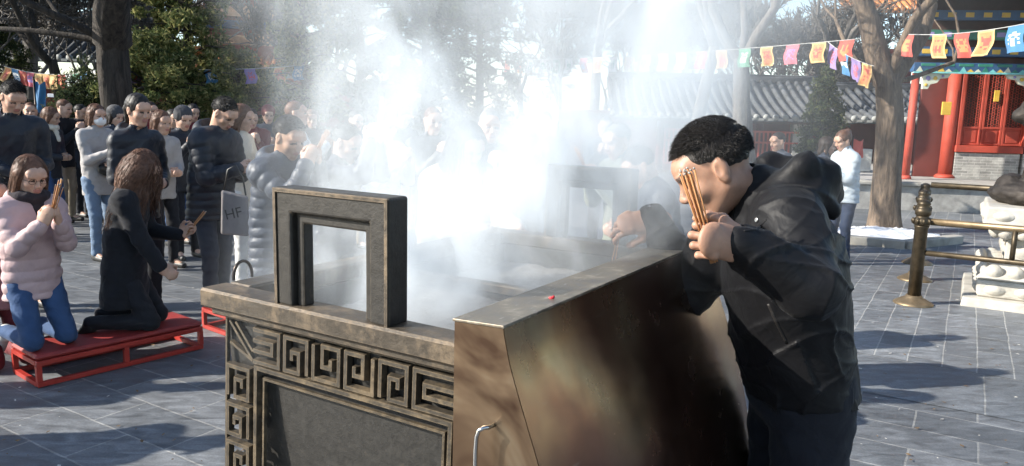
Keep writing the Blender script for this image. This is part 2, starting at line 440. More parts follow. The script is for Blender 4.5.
def pose(h=1.68, lean=5, hp=10, hy=0, arms=('low', 'low'), legs='stand', fem=False, seat=0.0, width=1.0, twist=0, feet=((.0, .1), (.05, -.1)), hrl=0):
    """skeleton in the person's own frame: facing +x, left is +y"""
    s = h/1.72; J = dict(s=s, fem=fem)
    if legs == 'kneel':
        J['pelvis'] = Vector((0, 0, seat+.50*s)); kn = seat+.07*s
        J['hip'] = [Vector((0, y*.09*s, seat+.47*s)) for y in (1, -1)]
        J['knee'] = [Vector((.20*s, y*.11*s, kn)) for y in (1, -1)]
        J['ankle'] = [Vector((-.19*s, y*.12*s, kn-.0)) for y in (1, -1)]
        J['toe'] = [Vector((-.30*s, y*.12*s, max(kn-.13, .03))) for y in (1, -1)]
    else:
        J['pelvis'] = Vector((0, 0, .94*s))
        J['hip'] = [Vector((0, y*.09*s, .9*s)) for y in (1, -1)]
        J['ankle'] = [Vector((feet[i][0], feet[i][1], .085*s)) for i in (0, 1)]
        J['knee'] = [((J['hip'][i]+J['ankle'][i])/2)+Vector((.04, 0, .02)) for i in (0, 1)]
        J['toe'] = [J['ankle'][i]+Vector((.15*s, .02*(1-2*i), -.055*s)) for i in (0, 1)]
    l = R(lean); l2 = R(lean*1.35)
    tw = Matrix.Rotation(R(twist), 3, 'Z')
    u = Vector((math.sin(l), 0, math.cos(l))); u2 = Vector((math.sin(l2), 0, math.cos(l2)))
    J['waist'] = J['pelvis']+u*.16*s
    J['chest'] = J['waist']+u*.17*s
    J['neck'] = J['chest']+u2*.19*s
    f = tw @ Vector((math.cos(l2), 0, -math.sin(l2))); side = tw @ Vector((0, 1, 0))
    J['fwd'] = f; J['up'] = u2; J['side'] = side
    hpp = R(lean*1.35+hp); l3 = (l2+hpp)/2
    J['head'] = J['neck']+Vector((math.sin(l3), 0, math.cos(l3)))*.17*s+f*.02
    J['headR'] = (Matrix.Rotation(R(twist+hy), 3, 'Z') @ Matrix.Rotation(hpp, 3, 'Y') @ Matrix.Rotation(R(hrl), 3, 'X'))
    sw = (.165 if fem else .185)*s*width
    J['sh'] = [J['neck']-u2*.055*s+side*sw*y for y in (1, -1)]
    J['el'] = []; J['wr'] = []; J['hd'] = []; J['hn'] = []
    for i, y in enumerate((1, -1)):
        a = arms[i]; sh = J['sh'][i]
        T = dict(
            pray=(J['neck']+f*.30*s+u2*(-.10*s)+side*y*.045, (.35, -.35*y, .9), (.3, -y*.1, 0)),
            face=(J['neck']+f*.27*s+u2*(.06*s)+side*y*.045, (.2, -.3*y, .95), (.3, 0, 0)),
            high=(J['neck']+f*.26*s+u2*(.22*s)+side*y*.05, (.2, -.2*y, 1), (0, 0, 0)),
            low=(J['chest']+f*.30*s+u2*(-.02*s)+side*y*.06, (.85, -.5*y, .2), (0, 0, 0)),
            belly=(J['waist']+f*.24*s+side*y*.05, (.5, -.9*y, .05), (0, 0, 0)),
            hang=(sh+Vector((.06, .07*y, -.5))*s, (.12, 0, -1), (0, 0, 0)),
            reach=(J['neck']+f*.5*s+u2*(-.12*s)+side*y*.1, (1, 0, -.2), (0, 0, 0)),
            out=(J['neck']+f*.42*s+u2*(.12*s)+side*y*.1, (.7, -.1*y, .8), (0, 0, 0)))[a] if isinstance(a, str) else (Vector(a[0]), a[1], (0, 0, 0))
        hint = Vector((-.25, .35*y, -1)) if a != 'hang' else Vector((-1, .2*y, 0))
        e, wv = ik(sh, T[0], .285*s, .25*s, hint)
        J['el'].append(e); J['wr'].append(wv)
        dv = f*T[1][0]+side*T[1][1]+u2*T[1][2] if isinstance(a, str) and a != 'hang' else Vector(T[1])
        J['hd'].append(dv.normalized()); J['hn'].append(side*y*.8+f*.5 if a != 'hang' else side*y)
    return J

def strands(roots, path_fn, wid, name, mats, parent, segs=8):
    """hair: thin tapering ribbons following path_fn(root, i) -> list of points, width direction"""
    V = []; Fc = []
    for i, r in enumerate(roots):
        P, wd = path_fn(r, i); n0 = len(V); n = len(P)
        for k, p in enumerate(P):
            w = wid*(1-.75*k/(n-1)); V.append(p-wd*w); V.append(p+wd*w)
        for k in range(n-1): a = n0+2*k; Fc.append((a, a+1, a+3, a+2))
    return add(name, np_mesh(name, np.array(V), np.array(Fc)), mats, parent)

def make_hair(kind, J, mat, parent, vox, n=900, seed=1, wave=.0, length=.42):
    s = J['s']; rs = np.random.RandomState(seed)
    H = Matrix.Translation(J['head']) @ J['headR'].to_4x4() @ Matrix.Scale(J.get('hs', 1)*(.97 if J['fem'] else 1.0), 4)
    sh = Shape()
    if kind == 'short':
        sh.ell((-.021, 0, .0345), (.1015, .0792, .092), k=.015)
        sh.ell((.085, 0, -.02), (.06, .12, .068), k=.012, sub=True)
        sh.ell((.0, 0, -.075), (.12, .13, .07), k=.012, sub=True)
        sh.ell((.03, .09, -.01), (.045, .03, .05), k=.01, sub=True); sh.ell((.03, -.09, -.01), (.045, .03, .05), k=.01, sub=True)
    elif kind in ('long', 'pony', 'bun', 'bob'):
        sh.ell((-.026, 0, .036), (.108, .087, .099), k=.02)
        sh.ell((.095, 0, -.035), (.055, .062, .09), k=.012, sub=True)
        sh.ell((.02, 0, -.13), (.12, .13, .07), k=.015, sub=True)
        if kind in ('long', 'bob'):
            z = -.1 if kind == 'bob' else -.16
            sh.cone((-.055, 0, .02), (-.075, 0, z), .075, .062, k=.03, flat=(1, 0, 0), fs=.7)
            for y in (1, -1): sh.cone((-.0, y*.075, .03), (.0, y*.085, z), .026, .022, k=.03)
        if kind == 'bun': sh.ell((-.1, 0, .085), (.042, .045, .04), k=.01)
        if kind == 'pony': sh.cone((-.1, 0, .05), (-.15, 0, -.02), .03, .032, k=.02); sh.cone((-.15, 0, -.02), (-.13, 0, -.2), .032, .014, k=.02)
    V, Q, m = sh.mesh(vox, lambda X: (.0015 if kind == 'short' else .004)*wob(X, 90, 3)); part = xf((V, Q, m), H)
    o = add('hair', np_mesh('hair', part[0], part[1]), mat, parent)
    if n:
        up = Vector((0, 0, 1)); C0 = J['head']
        if kind == 'short':
            roots = []
            while len(roots) < n:
                d = rs.normal(size=3); d /= np.linalg.norm(d)
                if d[2] < -.45 or (d[0] > .5 and d[2] < .45) or (d[2] < .05 and d[0] > .05): continue
                roots.append(d)
            def fn(d, i):
                p = np.array((-.026, 0, .038))+d*np.array((.106, .084, .096))
                g = d*np.array((.55, .5, .5))+np.array((.8, 0, .0))*(1 if d[2] > .2 else .1)+np.array((-.1, 0, -.75))*(1 if d[2] < .35 else 0)+rs.normal(size=3)*.08
                g /= np.linalg.norm(g); ln = (.010+.009*rs.rand())*(1 if d[2] > .2 else .6)
                P = [H @ Vector(p-d*.002), H @ Vector(p+(g+d*.3)*ln*.5), H @ Vector(p+g*ln)]
                return [np.array(q) for q in P], np.array((H.to_3x3() @ Vector(np.cross(d, rs.normal(size=3)))).normalized())
            strands(roots, fn, .0006 if n > 5000 else .0016, 'hair_strands', mat, o)
        elif kind in ('long', 'bob'):
            ln = length if kind == 'long' else .14
            roots = []
            while len(roots) < n:
                d = rs.normal(size=3); d /= np.linalg.norm(d)
                if d[2] < -.3 or (d[0] > .3 and abs(d[1]) < .3) or d[0] > .55 or (d[0] > .25 and d[2] < .1): continue
                roots.append(d)
            back = np.array(H.to_3x3() @ Vector((-1, 0, 0))); back[2] = 0; back /= (np.linalg.norm(back)+1e-6)
            sd = np.array(H.to_3x3() @ Vector((0, 1, 0)))
            def fn(d, i):
                p = np.array(H @ Vector(np.array((-.026, 0, .036))+d*np.array((.11, .089, .101))))
                dw = np.array(H.to_3x3() @ Vector(d)).astype(float)
                P = [p]; v = dw*.5+back*.3+sd*np.sign(d[1])*(.7 if d[0] > .05 else .1)-back*0; tot = ln*(.75+.35*rs.rand()); st = tot/9; ph = rs.rand()*6
                for k in range(9):
                    v = v*.55+np.array((0, 0, -1))*.7+back*.06; out = dw.copy(); out[2] = 0
                    off = out*((.09 if k < 3 else .03)+(.10*rs.rand() if wave else 0))
                    off = off-(0 if k > 5 else .0)*back; q = P[-1]+(v/np.linalg.norm(v)+off+(back*.35 if d[0] > .05 else 0))*st
                    if wave: q = q+sd*math.sin(k*1.5+ph)*wave+back*math.cos(k*1.5+ph)*wave
                    # keep outside the shell of the head
                    loc = H.inverted() @ Vector(q); e = (np.array(loc)-np.array((-.026, 0, .036)))/np.array((.112, .09, .103)); L_ = np.linalg.norm(e)
                    if L_ < 1: q = np.array(H @ Vector(np.array((-.026, 0, .036))+e/L_*np.array((.112, .09, .103))))
                    P.append(q)
                wdir = np.cross(dw, np.array((0, 0, 1.))+rs.normal(size=3)*.4); wdir /= np.linalg.norm(wdir)+1e-6
                return P, wdir
            strands(roots, fn, .0034, 'hair_strands', mat, o)
    return o

def dress(J, top, pants, parent, vox=.011, puffer=0.0, pitch=.07, hem=.14, hood=False, bulk=1.0, shoes=None, collar=True, skirt=1.0, wr=.006, name='jacket', legs=True, tmat=None, hoodup=False, inner=None, furm=None):
    s = J['s']; f = np.array(J['fwd']); up = np.array(J['up']); side = np.array(J['side']); b = bulk*s*(.93 if J['fem'] else 1.0)
    pel, wa, ch, ne = [np.array(J[k]) for k in ('pelvis', 'waist', 'chest', 'neck')]
    S = Shape(); q = puffer
    down = np.array((0, 0, -1.)) if 'hemdir' not in J else np.array(J['hemdir'])
    hemp = pel+down*hem*s
    ff = .70
    S.cone(wa, ch+up*.05*s, .165*b, .175*b, k=.03, flat=f, fs=ff, quilt=q, pitch=pitch)
    S.cone(hemp+down*.03, wa, .178*b*skirt, .168*b, k=.03, flat=f, fs=ff+.05, quilt=q, pitch=pitch)
    S.cut(hemp, down if 'hemdir' in J else (0, 0, -1), .012)
    S.cone(np.array(J['sh'][0])-side*.04*s, np.array(J['sh'][1])+side*.04*s, .077*b, .077*b, k=.06)
    S.cone(ch+up*.04*s, ne-up*.0*s, .14*b, .07*b, k=.05, flat=f, fs=.8)
    for i in (0, 1):
        sh, el, wv = [np.array(J[k][i]) for k in ('sh', 'el', 'wr')]
        ar = .062*b
        S.cone(sh, el, ar*1.12, ar*.93, k=.03, quilt=q*.7, pitch=pitch)
        S.cone(el, wv-(wv-el)*.04, ar*.95, ar*.72, k=.02, quilt=q*.7, pitch=pitch)
        S.ell(wv-(wv-el)*.02+(wv-el)/np.linalg.norm(wv-el)*.015, (.02,)*3, k=.012, sub=True)
    if collar:
        nk = np.array(J['head'])-np.array(J['neck']); nk /= np.linalg.norm(nk)
        S.cone(ne-nk*.02, ne+nk*.055*s, .082*b, .072*b, k=.02)
        S.cone(ne+nk*.05*s, ne+nk*.11*s, .058*b, .062*b, k=.008, sub=True)
    if hood:
        S.ell(ne-f*.085*s+up*.0*s, (.075*b, .115*b, .085*b), k=.04, rot=np.array(Matrix((Vector(f), Vector(side), Vector(up))).transposed()))
        S.ell(ne-f*.045*s+up*.07*s, (.05*b, .085*b, .05*b), k=.03, rot=np.array(Matrix((Vector(f), Vector(side), Vector(up))).transposed()), sub=True)
    dsp = (lambda X: wr*(wob(X, 22, 5)+.7*wob(X, 47, 8))) if wr else None
    V, Q, m = S.mesh(vox, dsp)
    jo = add(name, np_mesh(name, V, Q), top, parent)
    if legs:
        T = Shape()
        T.ell(pel-np.array((0, 0, .03)), (.115*s, .15*s, .12*s), k=.04)
        for i in (0, 1):
            hp, kn, an = [np.array(J[k][i]) for k in ('hip', 'knee', 'ankle')]
            T.cone(hp, kn, .092*s, .067*s, k=.03, quilt=.0); T.cone(kn, an, .064*s, .052*s, k=.02)
        V, Q, m = T.mesh(vox*1.1, lambda X: .006*wob(X*np.array((1, 1, 1.8)), 28, 2))
        add('trousers', np_mesh('trousers', V, Q), pants, parent)
        if shoes is not None:
            for i in (0, 1):
                B = Shape(); an = np.array(J['ankle'][i]); to = np.array(J['toe'][i])
                B.cone(an+np.array((-.03, 0, -.05)) if abs(an[2]-to[2]) < .2 and to[0] > an[0] else an, to, .036, .032, k=.02); B.cone(an, an+np.array((0, 0, -.03)), .042, .038, k=.02)
                V, Q, m = B.mesh(.009); add('shoe', np_mesh('shoe', V, Q), shoes, parent)
    return jo

def body(J, sk, parent, hv=.006, hcurl=(50, 50, 35), hvox=.006, hcurls=None, htf=None):
    s = J['s']; S = Shape(); f = np.array(J['fwd'])
    pel, wa, ch, ne = [np.array(J[k]) for k in ('pelvis', 'waist', 'chest', 'neck')]
    S.cone(pel, wa, .12*s, .115*s, k=.05, flat=f, fs=.7); S.cone(wa, ch, .115*s, .125*s, k=.05, flat=f, fs=.7); S.cone(ch, ne, .11*s, .05*s, k=.05, flat=f, fs=.8)
    S.cone(J['sh'][0], J['sh'][1], .05*s, .05*s, k=.05)
    S.cone(ne, np.array(J['head'])-np.array(J['up'])*.05, .052*s, .05*s, k=.03)
    for i in (0, 1):
        sh, el, wv = [np.array(J[k][i]) for k in ('sh', 'el', 'wr')]
        S.cone(sh, el, .045*s, .036*s, k=.03); S.cone(el, wv, .036*s, .025*s, k=.02)
        hp, kn, an = [np.array(J[k][i]) for k in ('hip', 'knee', 'ankle')]
        S.cone(hp, kn, .075*s, .05*s, k=.03); S.cone(kn, an, .048*s, .034*s, k=.02); S.cone(an, J['toe'][i], .03, .024, k=.01)
    parts = [S.mesh(.014)]
    hs = J.get('hs', 1)*(.97 if J['fem'] else 1.0)
    H = Matrix.Translation(J['head']) @ J['headR'].to_4x4() @ Matrix.Scale(hs, 4)
    nl = H.inverted() @ Vector(J['neck']); parts.append(xf(head_part(hv, tuple(nl), J['fem']), H))
    for i in (0, 1):
        y = (1, -1)[i]
        Mx = htf[i] if htf else frame(J['wr'][i], J['hd'][i], J['hn'][i])
        side = y if not htf else htf[2][i]
        # thumb goes on the upper/inner side
        if not htf:
            yy = Mx.to_3x3() @ Vector((0, 1, 0)); side = 1 if yy.dot(Vector(J['up'])*1.0-Vector(J['side'])*y*.3-Vector(J['fwd'])*.4) > 0 else -1
        cu = hcurls[i] if hcurls else None
        parts.append(xf(hand_part(hvox, hcurl, side=side, curls=cu, size=.98 if J['fem'] else 1.05), Mx))
    V, Q, m = join(parts)
    return add('body', np_mesh('body', V, Q, mats=m), [sk, lips_m, brow_m, eye_m], parent)

def incense(P0, P1, label, n=5, r=.0022, spread=.006, glow=True, name='incense_bundle', group=None, tilt=.02):
    """bundle of sticks from P0 (held end) to P1 (burning end), world coordinates"""
    P0 = Vector(P0); P1 = Vector(P1); d = P1-P0; mb = MB(); tip = MB(); e1 = d.orthogonal().normalized(); e2 = d.cross(e1).normalized()
    t = thing(name, label, 'incense', P0, 0, group)
    for i in range(n):
        a = i*2.399; o = (e1*math.cos(a)+e2*math.sin(a))*spread*math.sqrt((i+.3)/n); fl = (e1*math.cos(a)+e2*math.sin(a))*tilt*(i/n)
        k = 1-.05*random.random()
        mb.tube([o, o+(d+fl)*k], r, 6); tip.tube([o+(d+fl)*k, o+(d+fl)*(k+.02)], r*1.05, 6)
    mb.build('sticks', incense_m, t); tip.build('ash_tip', ash_tip_m, t)
    return t
incense_m = simple('incense', (.42, .2, .08), .8, var=.2, scale=30, bs=.1)
ash_tip_m = simple('ash_tip', (.35, .33, .3), .9, bs=0)

def glasses(J, parent):
    mb = MB(); H = Matrix.Translation(J['head']) @ J['headR'].to_4x4() @ Matrix.Scale(J.get('hs', 1)*(.97 if J['fem'] else 1), 4)
    for y in (1, -1):
        P = [H @ Vector((.096, y*.033+math.cos(a)*.023, .004+math.sin(a)*.018)) for a in [k*math.pi/6 for k in range(13)]]
        mb.tube(P, .0013, 5, cap=False)
        mb.tube([H @ Vector((.096, y*.056, .008)), H @ Vector((.05, y*.078, .008)), H @ Vector((-.01, y*.084, .004))], .0013, 5)
    mb.tube([H @ Vector((.098, .011, .008)), H @ Vector((.101, 0, .01)), H @ Vector((.098, -.011, .008))], .0012, 5)
    return mb.build('glasses', dark_metal_m, parent)
dark_metal_m = simple('dark_metal', (.05, .04, .035), .35, 1.0, bs=0)
mask_m = fabric('mask', (.8, .8, .8), .8, .1)
def mask(J, parent):
    H = Matrix.Translation(J['head']) @ J['headR'].to_4x4() @ Matrix.Scale(J.get('hs', 1)*.98, 4)
    S = Shape(); S.ell((.052, 0, -.055), (.062, .064, .055), k=.02); S.ell((.09, 0, -.03), (.02, .02, .02), k=.02)
    S.ell((-.03, 0, -.05), (.06, .2, .2), k=.005, sub=True)
    V, Q, m = xf(S.mesh(.006), H); return add('face_mask', np_mesh('face_mask', V, Q), mask_m, parent)
# ------------------------------------------------------------------ incense burner
def bevel(o, w=.004, seg=2, angle=35):
    m = o.modifiers.new('bevel', 'BEVEL'); m.width = w; m.segments = seg; m.limit_method = 'ANGLE'; m.angle_limit = R(angle); return o
def make_iron(name, base, tan, amt):
    m, t, b = new_mat(name); v = objco(t)
    n = noise(t, 7, 6, .65, v); n2 = noise(t, 45, 5, .7, v); n3 = noise(t, 16, 4, .7, objco(t, (1, 1, .25)))
    c = ramp(t, n2.outputs[0], [(.3, [x*.6 for x in base]), (.75, [x*1.5 for x in base])])
    s = mth(t, 'MULTIPLY_ADD', n2.outputs[0], .4, n.outputs[0]); s = mth(t, 'MULTIPLY_ADD', n3.outputs[0], .5, s)
    f = ramp(t, mth(t, 'MULTIPLY', s, .5), [(.5-amt*.25, (0, 0, 0)), (.64-amt*.25, (1, 1, 1))])
    # worn ridges: brass coloured where edges are rubbed
    bv = t.nodes.new('ShaderNodeBevel'); bv.samples = 4; bv.inputs['Radius'].default_value = .006
    ge = t.nodes.new('ShaderNodeNewGeometry'); dp = t.nodes.new('ShaderNodeVectorMath'); dp.operation = 'DOT_PRODUCT'
    L(t, bv.outputs[0], dp.inputs[0]); L(t, ge.outputs['Normal'], dp.inputs[1])
    ed = mth(t, 'MULTIPLY', mth(t, 'SUBTRACT', .985, dp.outputs['Value']), 6.0, clamp=True); ed = mth(t, 'MULTIPLY', ed, mth(t, 'MULTIPLY_ADD', n2.outputs[0], 1.6, -.25, clamp=True))
    fac = mth(t, 'MAXIMUM', mth(t, 'MULTIPLY', f.outputs[0], .75), ed)
    col = mixc(t, fac, c.outputs[0], tan); L(t, col, b.inputs['Base Color'])
    b.inputs['Metallic'].default_value = .35; b.inputs['Roughness'].default_value = .5
    rr = ramp(t, n2.outputs[0], [(.2, (.38,)*3), (.8, (.68,)*3)]); L(t, rr.outputs[0], b.inputs['Roughness'])
    bump(t, b, mth(t, 'MULTIPLY_ADD', noise(t, 160, 4, .7, v).outputs[0], .5, n2.outputs[0]), .5, .003); return m
iron = make_iron('cast_iron', (.032, .03, .027), (.14, .1, .06), -.12)
iron_worn = make_iron('cast_iron_rubbed', (.033, .03, .026), (.22, .155, .085), -.3)
frieze_m = make_iron('rubbed_bronze_frieze', (.05, .041, .03), (.24, .175, .1), .12)
rim_m = make_iron('rim_bronze', (.065, .052, .038), (.26, .19, .12), .12)
def make_steel():
    m, t, b = new_mat('heat_stained_steel'); v = objco(t)
    n = noise(t, 2.2, 4, .5, v, .6); n2 = noise(t, 30, 4, .6, objco(t, (1, 1, .1)))
    c = ramp(t, n.outputs[0], [(.28, (.09, .035, .024)), (.45, (.16, .075, .05)), (.58, (.23, .145, .09)), (.72, (.29, .25, .17))])
    dr = noise(t, 26, 5, .7, objco(t, (1, 1, .06))); c2 = mixc(t, ramp(t, dr.outputs[0], [(.52, (0, 0, 0)), (.72, (.35,)*3)]).outputs[0], c.outputs[0], (.07, .045, .035)); sc2 = noise(t, 60, 2, .5, objco(t, (.12, .12, 1.2), (0, .5, 0))); c2 = mixc(t, ramp(t, sc2.outputs[0], [(.71, (0, 0, 0)), (.75, (.25,)*3)]).outputs[0], c2, (.4, .36, .3)); c2 = mixc(t, mth(t, 'MULTIPLY', n2.outputs[0], .35), c2, (.16, .1, .07)); L(t, c2, b.inputs['Base Color'])
    b.inputs['Metallic'].default_value = .93
    r = ramp(t, noise(t, 9, 5, .6, v).outputs[0], [(.3, (.2,)*3), (.75, (.3,)*3)]); L(t, r.outputs[0], b.inputs['Roughness'])
    bump(t, b, noise(t, 3.5, 2, .5, v).outputs[0], .25, .01); return m
steel = make_steel()
def make_steel_top():
    m, t, b = new_mat('scuffed_steel_top'); v = objco(t)
    n = noise(t, 14, 6, .7, v, .4); n2 = noise(t, 40, 5, .75, objco(t, (2.5, .35, 1)))
    c = ramp(t, n.outputs[0], [(.3, (.07, .055, .045)), (.55, (.2, .17, .13)), (.72, (.42, .38, .32))]); 
    c2 = mixc(t, ramp(t, n2.outputs[0], [(.6, (0, 0, 0)), (.72, (1, 1, 1))]).outputs[0], c.outputs[0], (.5, .46, .4)); L(t, c2, b.inputs['Base Color'])
    b.inputs['Metallic'].default_value = .7; r = ramp(t, n.outputs[0], [(.3, (.3,)*3), (.7, (.6,)*3)]); L(t, r.outputs[0], b.inputs['Roughness']); bump(t, b, n2.outputs[0], .2, .003); return m
steel_top = make_steel_top()
def make_end():
    m, t, b = new_mat('satin_end_steel'); v = objco(t); n = noise(t, 4.5, 5, .6, v, .5); n2 = noise(t, 3.4, 4, .55, objco(t, (1, 1, .6)), 1.2)
    c = ramp(t, n2.outputs[0], [(.34, (.07, .04, .026)), (.45, (.2, .14, .09)), (.55, (.32, .27, .19)), (.66, (.12, .075, .045))])
    c2 = mixc(t, ramp(t, n.outputs[0], [(.5, (0, 0, 0)), (.75, (.6,)*3)]).outputs[0], c.outputs[0], (.12, .085, .055)); L(t, c2, b.inputs['Base Color'])
    b.inputs['Metallic'].default_value = .9; r = ramp(t, n.outputs[0], [(.3, (.3,)*3), (.7, (.46,)*3)]); L(t, r.outputs[0], b.inputs['Roughness']); bump(t, b, noise(t, 6, 3, .5, v).outputs[0], .2, .008); return m
steel_end = make_end()
chrome = simple('bright_steel', (.6, .58, .55), .2, 1.0, bs=0)

BO = Vector((-.785, 1.85, 0)); BA = math.atan2(-.521, .854); BW, BL, BZ = .94, 1.40, 1.20
BM = Matrix.Translation(BO) @ Matrix.Rotation(BA, 4, 'Z')
burner = thing('incense_burner', 'big rectangular cast iron incense burner with square loop handles and key-fret frieze, smoke pouring out', 'incense burner', BO, BA)
# body: tapered open tub with thick walls
mb = MB(); T = BZ-.05
def ring(i, z, wdt=None): return [(i, i, z), (BW-i, i, z), (BW-i, BL-i, z), (i, BL-i, z)]
prof = [(.035, T), (.037, T-.012), (.05, .85), (.075, .55), (.11, .40), (.16, .34), (.16, .33)]
inner = [(.075, T), (.085, 1.06), (.10, 1.05)]
rings = [mb.pts(ring(i, z)) for i, z in prof]
for a, b in zip(rings, rings[1:]):
    for k in range(4): mb.face((a+k, a+(k+1) % 4, b+(k+1) % 4, b+k))
mb.face([rings[-1]+k for k in range(4)])
ri = [mb.pts(ring(i, z)) for i, z in inner]
for a, b in zip(ri, ri[1:]):
    for k in range(4): mb.face((a+k, a+(k+1) % 4, b+(k+1) % 4, b+k))
for k in range(4): mb.face((rings[0]+k, rings[0]+(k+1) % 4, ri[0]+(k+1) % 4, ri[0]+k))
mb.face([ri[-1]+k for k in range(4)])
mb.build('tub', iron, burner)
# rim: flat ledge with a raised inner step
mb = MB(); rw = .085
mb.box((BW/2-.02, rw/2-.005, BZ-.026), (BW-.008, rw, .05), bev=.006)
mb.box((BW/2-.02, BL-rw/2+.005, BZ-.026), (BW-.008, rw, .05), bev=.006)
mb.box((rw/2-.016, BL/2, BZ-.027), (rw, BL-2*rw+.0, .05), bev=.006)
mb.box((BW-rw/2-.02, BL/2, BZ-.027), (rw, BL-2*rw+.0, .05), bev=.006)
mb.box((BW/2-.01, .012+.02, BZ-.058), (BW-.05, .05, .02), bev=.004)
mb.build('rim', rim_m, burner)
mb = MB()
mb.box((BW/2, .73, BZ-.075), (BW-.15, .035, .03), bev=.004)
mb.box((BW/2, .73, BZ-.12), (BW-.15, .012, .08))
mb.build('cross_bar', rim_m, burner)
def leg(cx, cyy):
    m_ = MB(); m_.lathe([(.05, 0), (.058, .02), (.045, .06), (.036, .14), (.045, .24), (.06, .32), (.06, .38)], (cx, cyy, 0), 14)
    return m_.build('leg', iron, burner)
for cx in (.2, BW-.2):
    for cyy in (.2, BL-.2): leg(cx, cyy)
def handle(y0):
    x0, x1, z1 = .256, .612, 1.478; wd = .058; o = MB(); d = .064
    def U(a, b, zt, wv, ya, yb):
        o.prism([(a, BZ-.004), (a, zt), (b, zt), (b, BZ-.004), (b-wv, BZ-.004), (b-wv, zt-wv), (a+wv, zt-wv), (a+wv, BZ-.004)], ya, yb)
    U(x0, x1, z1, wd, y0, y0+d)
    h = bevel(o.build('handle', iron_worn, burner), .007, 3)
    o = MB(); U(x0+wd+.0005, x1-wd-.0005, z1-wd-.0005, .024, y0+.016, y0+d-.016); bevel(o.build('inner_frame', iron_worn, h), .005, 2)
    o = MB()   # raised fillet round the outer edge of the face
    for yy in (y0-.004,):
        o.prism([(x0+.002, BZ-.002), (x0+.002, z1-.002), (x1-.002, z1-.002), (x1-.002, BZ-.002), (x1-.012, BZ-.002), (x1-.012, z1-.012), (x0+.012, z1-.012), (x0+.012, BZ-.002)], yy, yy+.003)
    bevel(o.build('fillet', rim_m, h), .001, 1)
    return h
handle(.008); handle(BL-.072)
# key-fret frieze on the front wall
def ribbon(mb, pts, wdt, h, FM, closed=False):
    """raised rectilinear ribbon in face coords (a, b up) with mitred corners and chamfered top"""
    P = [Vector((p[0], p[1], 0)) for p in pts]; n = len(P); rows = []
    for i in range(n):
        if closed: d0 = (P[i]-P[i-1]).normalized(); d1 = (P[(i+1) % n]-P[i]).normalized()
        else:
            d0 = (P[i]-P[i-1]).normalized() if i else (P[1]-P[0]).normalized(); d1 = (P[i+1]-P[i]).normalized() if i < n-1 else d0
        n0 = Vector((-d0.y, d0.x, 0)); n1 = Vector((-d1.y, d1.x, 0)); mt = (n0+n1); mt = mt/max(mt.dot(n0), .3)
        rows.append(mb.pts([FM @ (P[i]+mt*(wdt/2)), FM @ (P[i]+mt*(wdt*.3)+Vector((0, 0, h))), FM @ (P[i]-mt*(wdt*.3)+Vector((0, 0, h))), FM @ (P[i]-mt*(wdt/2))]))
    rng = range(n) if closed else range(n-1)
    for i in rng:
        a, b = rows[i], rows[(i+1) % n]
        for k in range(3): mb.face((a+k, b+k, b+k+1, a+k+1))
    if not closed: mb.face([rows[0]+k for k in range(4)]); mb.face([rows[-1]+k for k in range(4)][::-1])
sl = math.atan2(.015, .30)
FM = Matrix.Translation((0, .0365, T-.012)) @ Matrix.Rotation(R(90)-sl*.87, 4, 'X')      # face frame: x along, y up the wall, z out
def spiral(mb, x, y, S_, fx, fy, sx=1.0):
    pts = [(0, 0), (0, 1), (1, 1), (1, 0), (.36, 0), (.36, .6), (.68, .6), (.68, .34)]
    Q = [((p[0] if fx > 0 else 1-p[0])*S_*sx+x, (p[1] if fy > 0 else 1-p[1])*S_+y) for p in pts]
    ribbon(mb, Q, .0165, .015, FM)
def comb(mb, x, y, S_, w_, fx):
    for pts in ([(0, 1), (1, 1), (1, 0), (0, 0)], [(0, .66), (.74, .66), (.74, .34), (0, .34)]):
        ribbon(mb, [((p[0] if fx > 0 else 1-p[0])*w_+x, p[1]*S_+y) for p in pts], .0165, .015, FM)
mb = MB(); S_ = .082; x = .158
spec = [(0, 1, 1.12), (-1, 1, .92), (1, -1, 1), (-1, -1, 1), (1, 1, .92), (0, -1, 1.3), (1, -1, 1)]
for fx, fy, sx in spec:
    (comb(mb, x, -.108, S_, S_*sx, fy) if fx == 0 else spiral(mb, x, -.108, S_, fx, fy, sx)); x += S_*sx+.0215
for i in range(6):
    spiral(mb, .062, -.215-i*(S_+.02), S_*.95, (1, -1)[i % 2], 1)
# diagonal corner
for k in (0, .028, .056): ribbon(mb, [(.062+k*.5, -.02-k*1.1), (.15, -.108+k*.05)] if k == 0 else [(.064, -.02-k), (.15-.0, -.108-k*.02-.0)][:2] if k > .05 else [(.085, -.02), (.15, -.085)], .011, .010, FM)
mb.build('key_fret_frieze', frieze_m, burner)
mb = MB()
ribbon(mb, [(.048, -.75), (.048, -.012), (BW-.05, -.012), (BW-.05, -.75)], .01, .009, FM)
ribbon(mb, [(.166, -.75), (.166, -.124), (BW-.17, -.124), (BW-.17, -.75)], .018, .014, FM)
ribbon(mb, [(.19, -.75), (.19, -.15), (BW-.19, -.15), (BW-.19, -.75)], .009, .008, FM)
mb.build('panel_border', frieze_m, burner)
# little iron ring standing on the left rim
P = gp(243, 277, BZ); Pl = BM.inverted() @ P
mb = MB(); mb.tube([(Pl.x-.0, Pl.y-.03+.0, BZ-.004)]+[(Pl.x+.0, Pl.y-.03*math.cos(a), BZ+.005+.04*math.sin(a)) for a in [k*math.pi/10 for k in range(11)]]+[(Pl.x, Pl.y+.03, BZ-.004)], .0045, 8)
mb.build('iron_ring', dark_metal_m, burner)
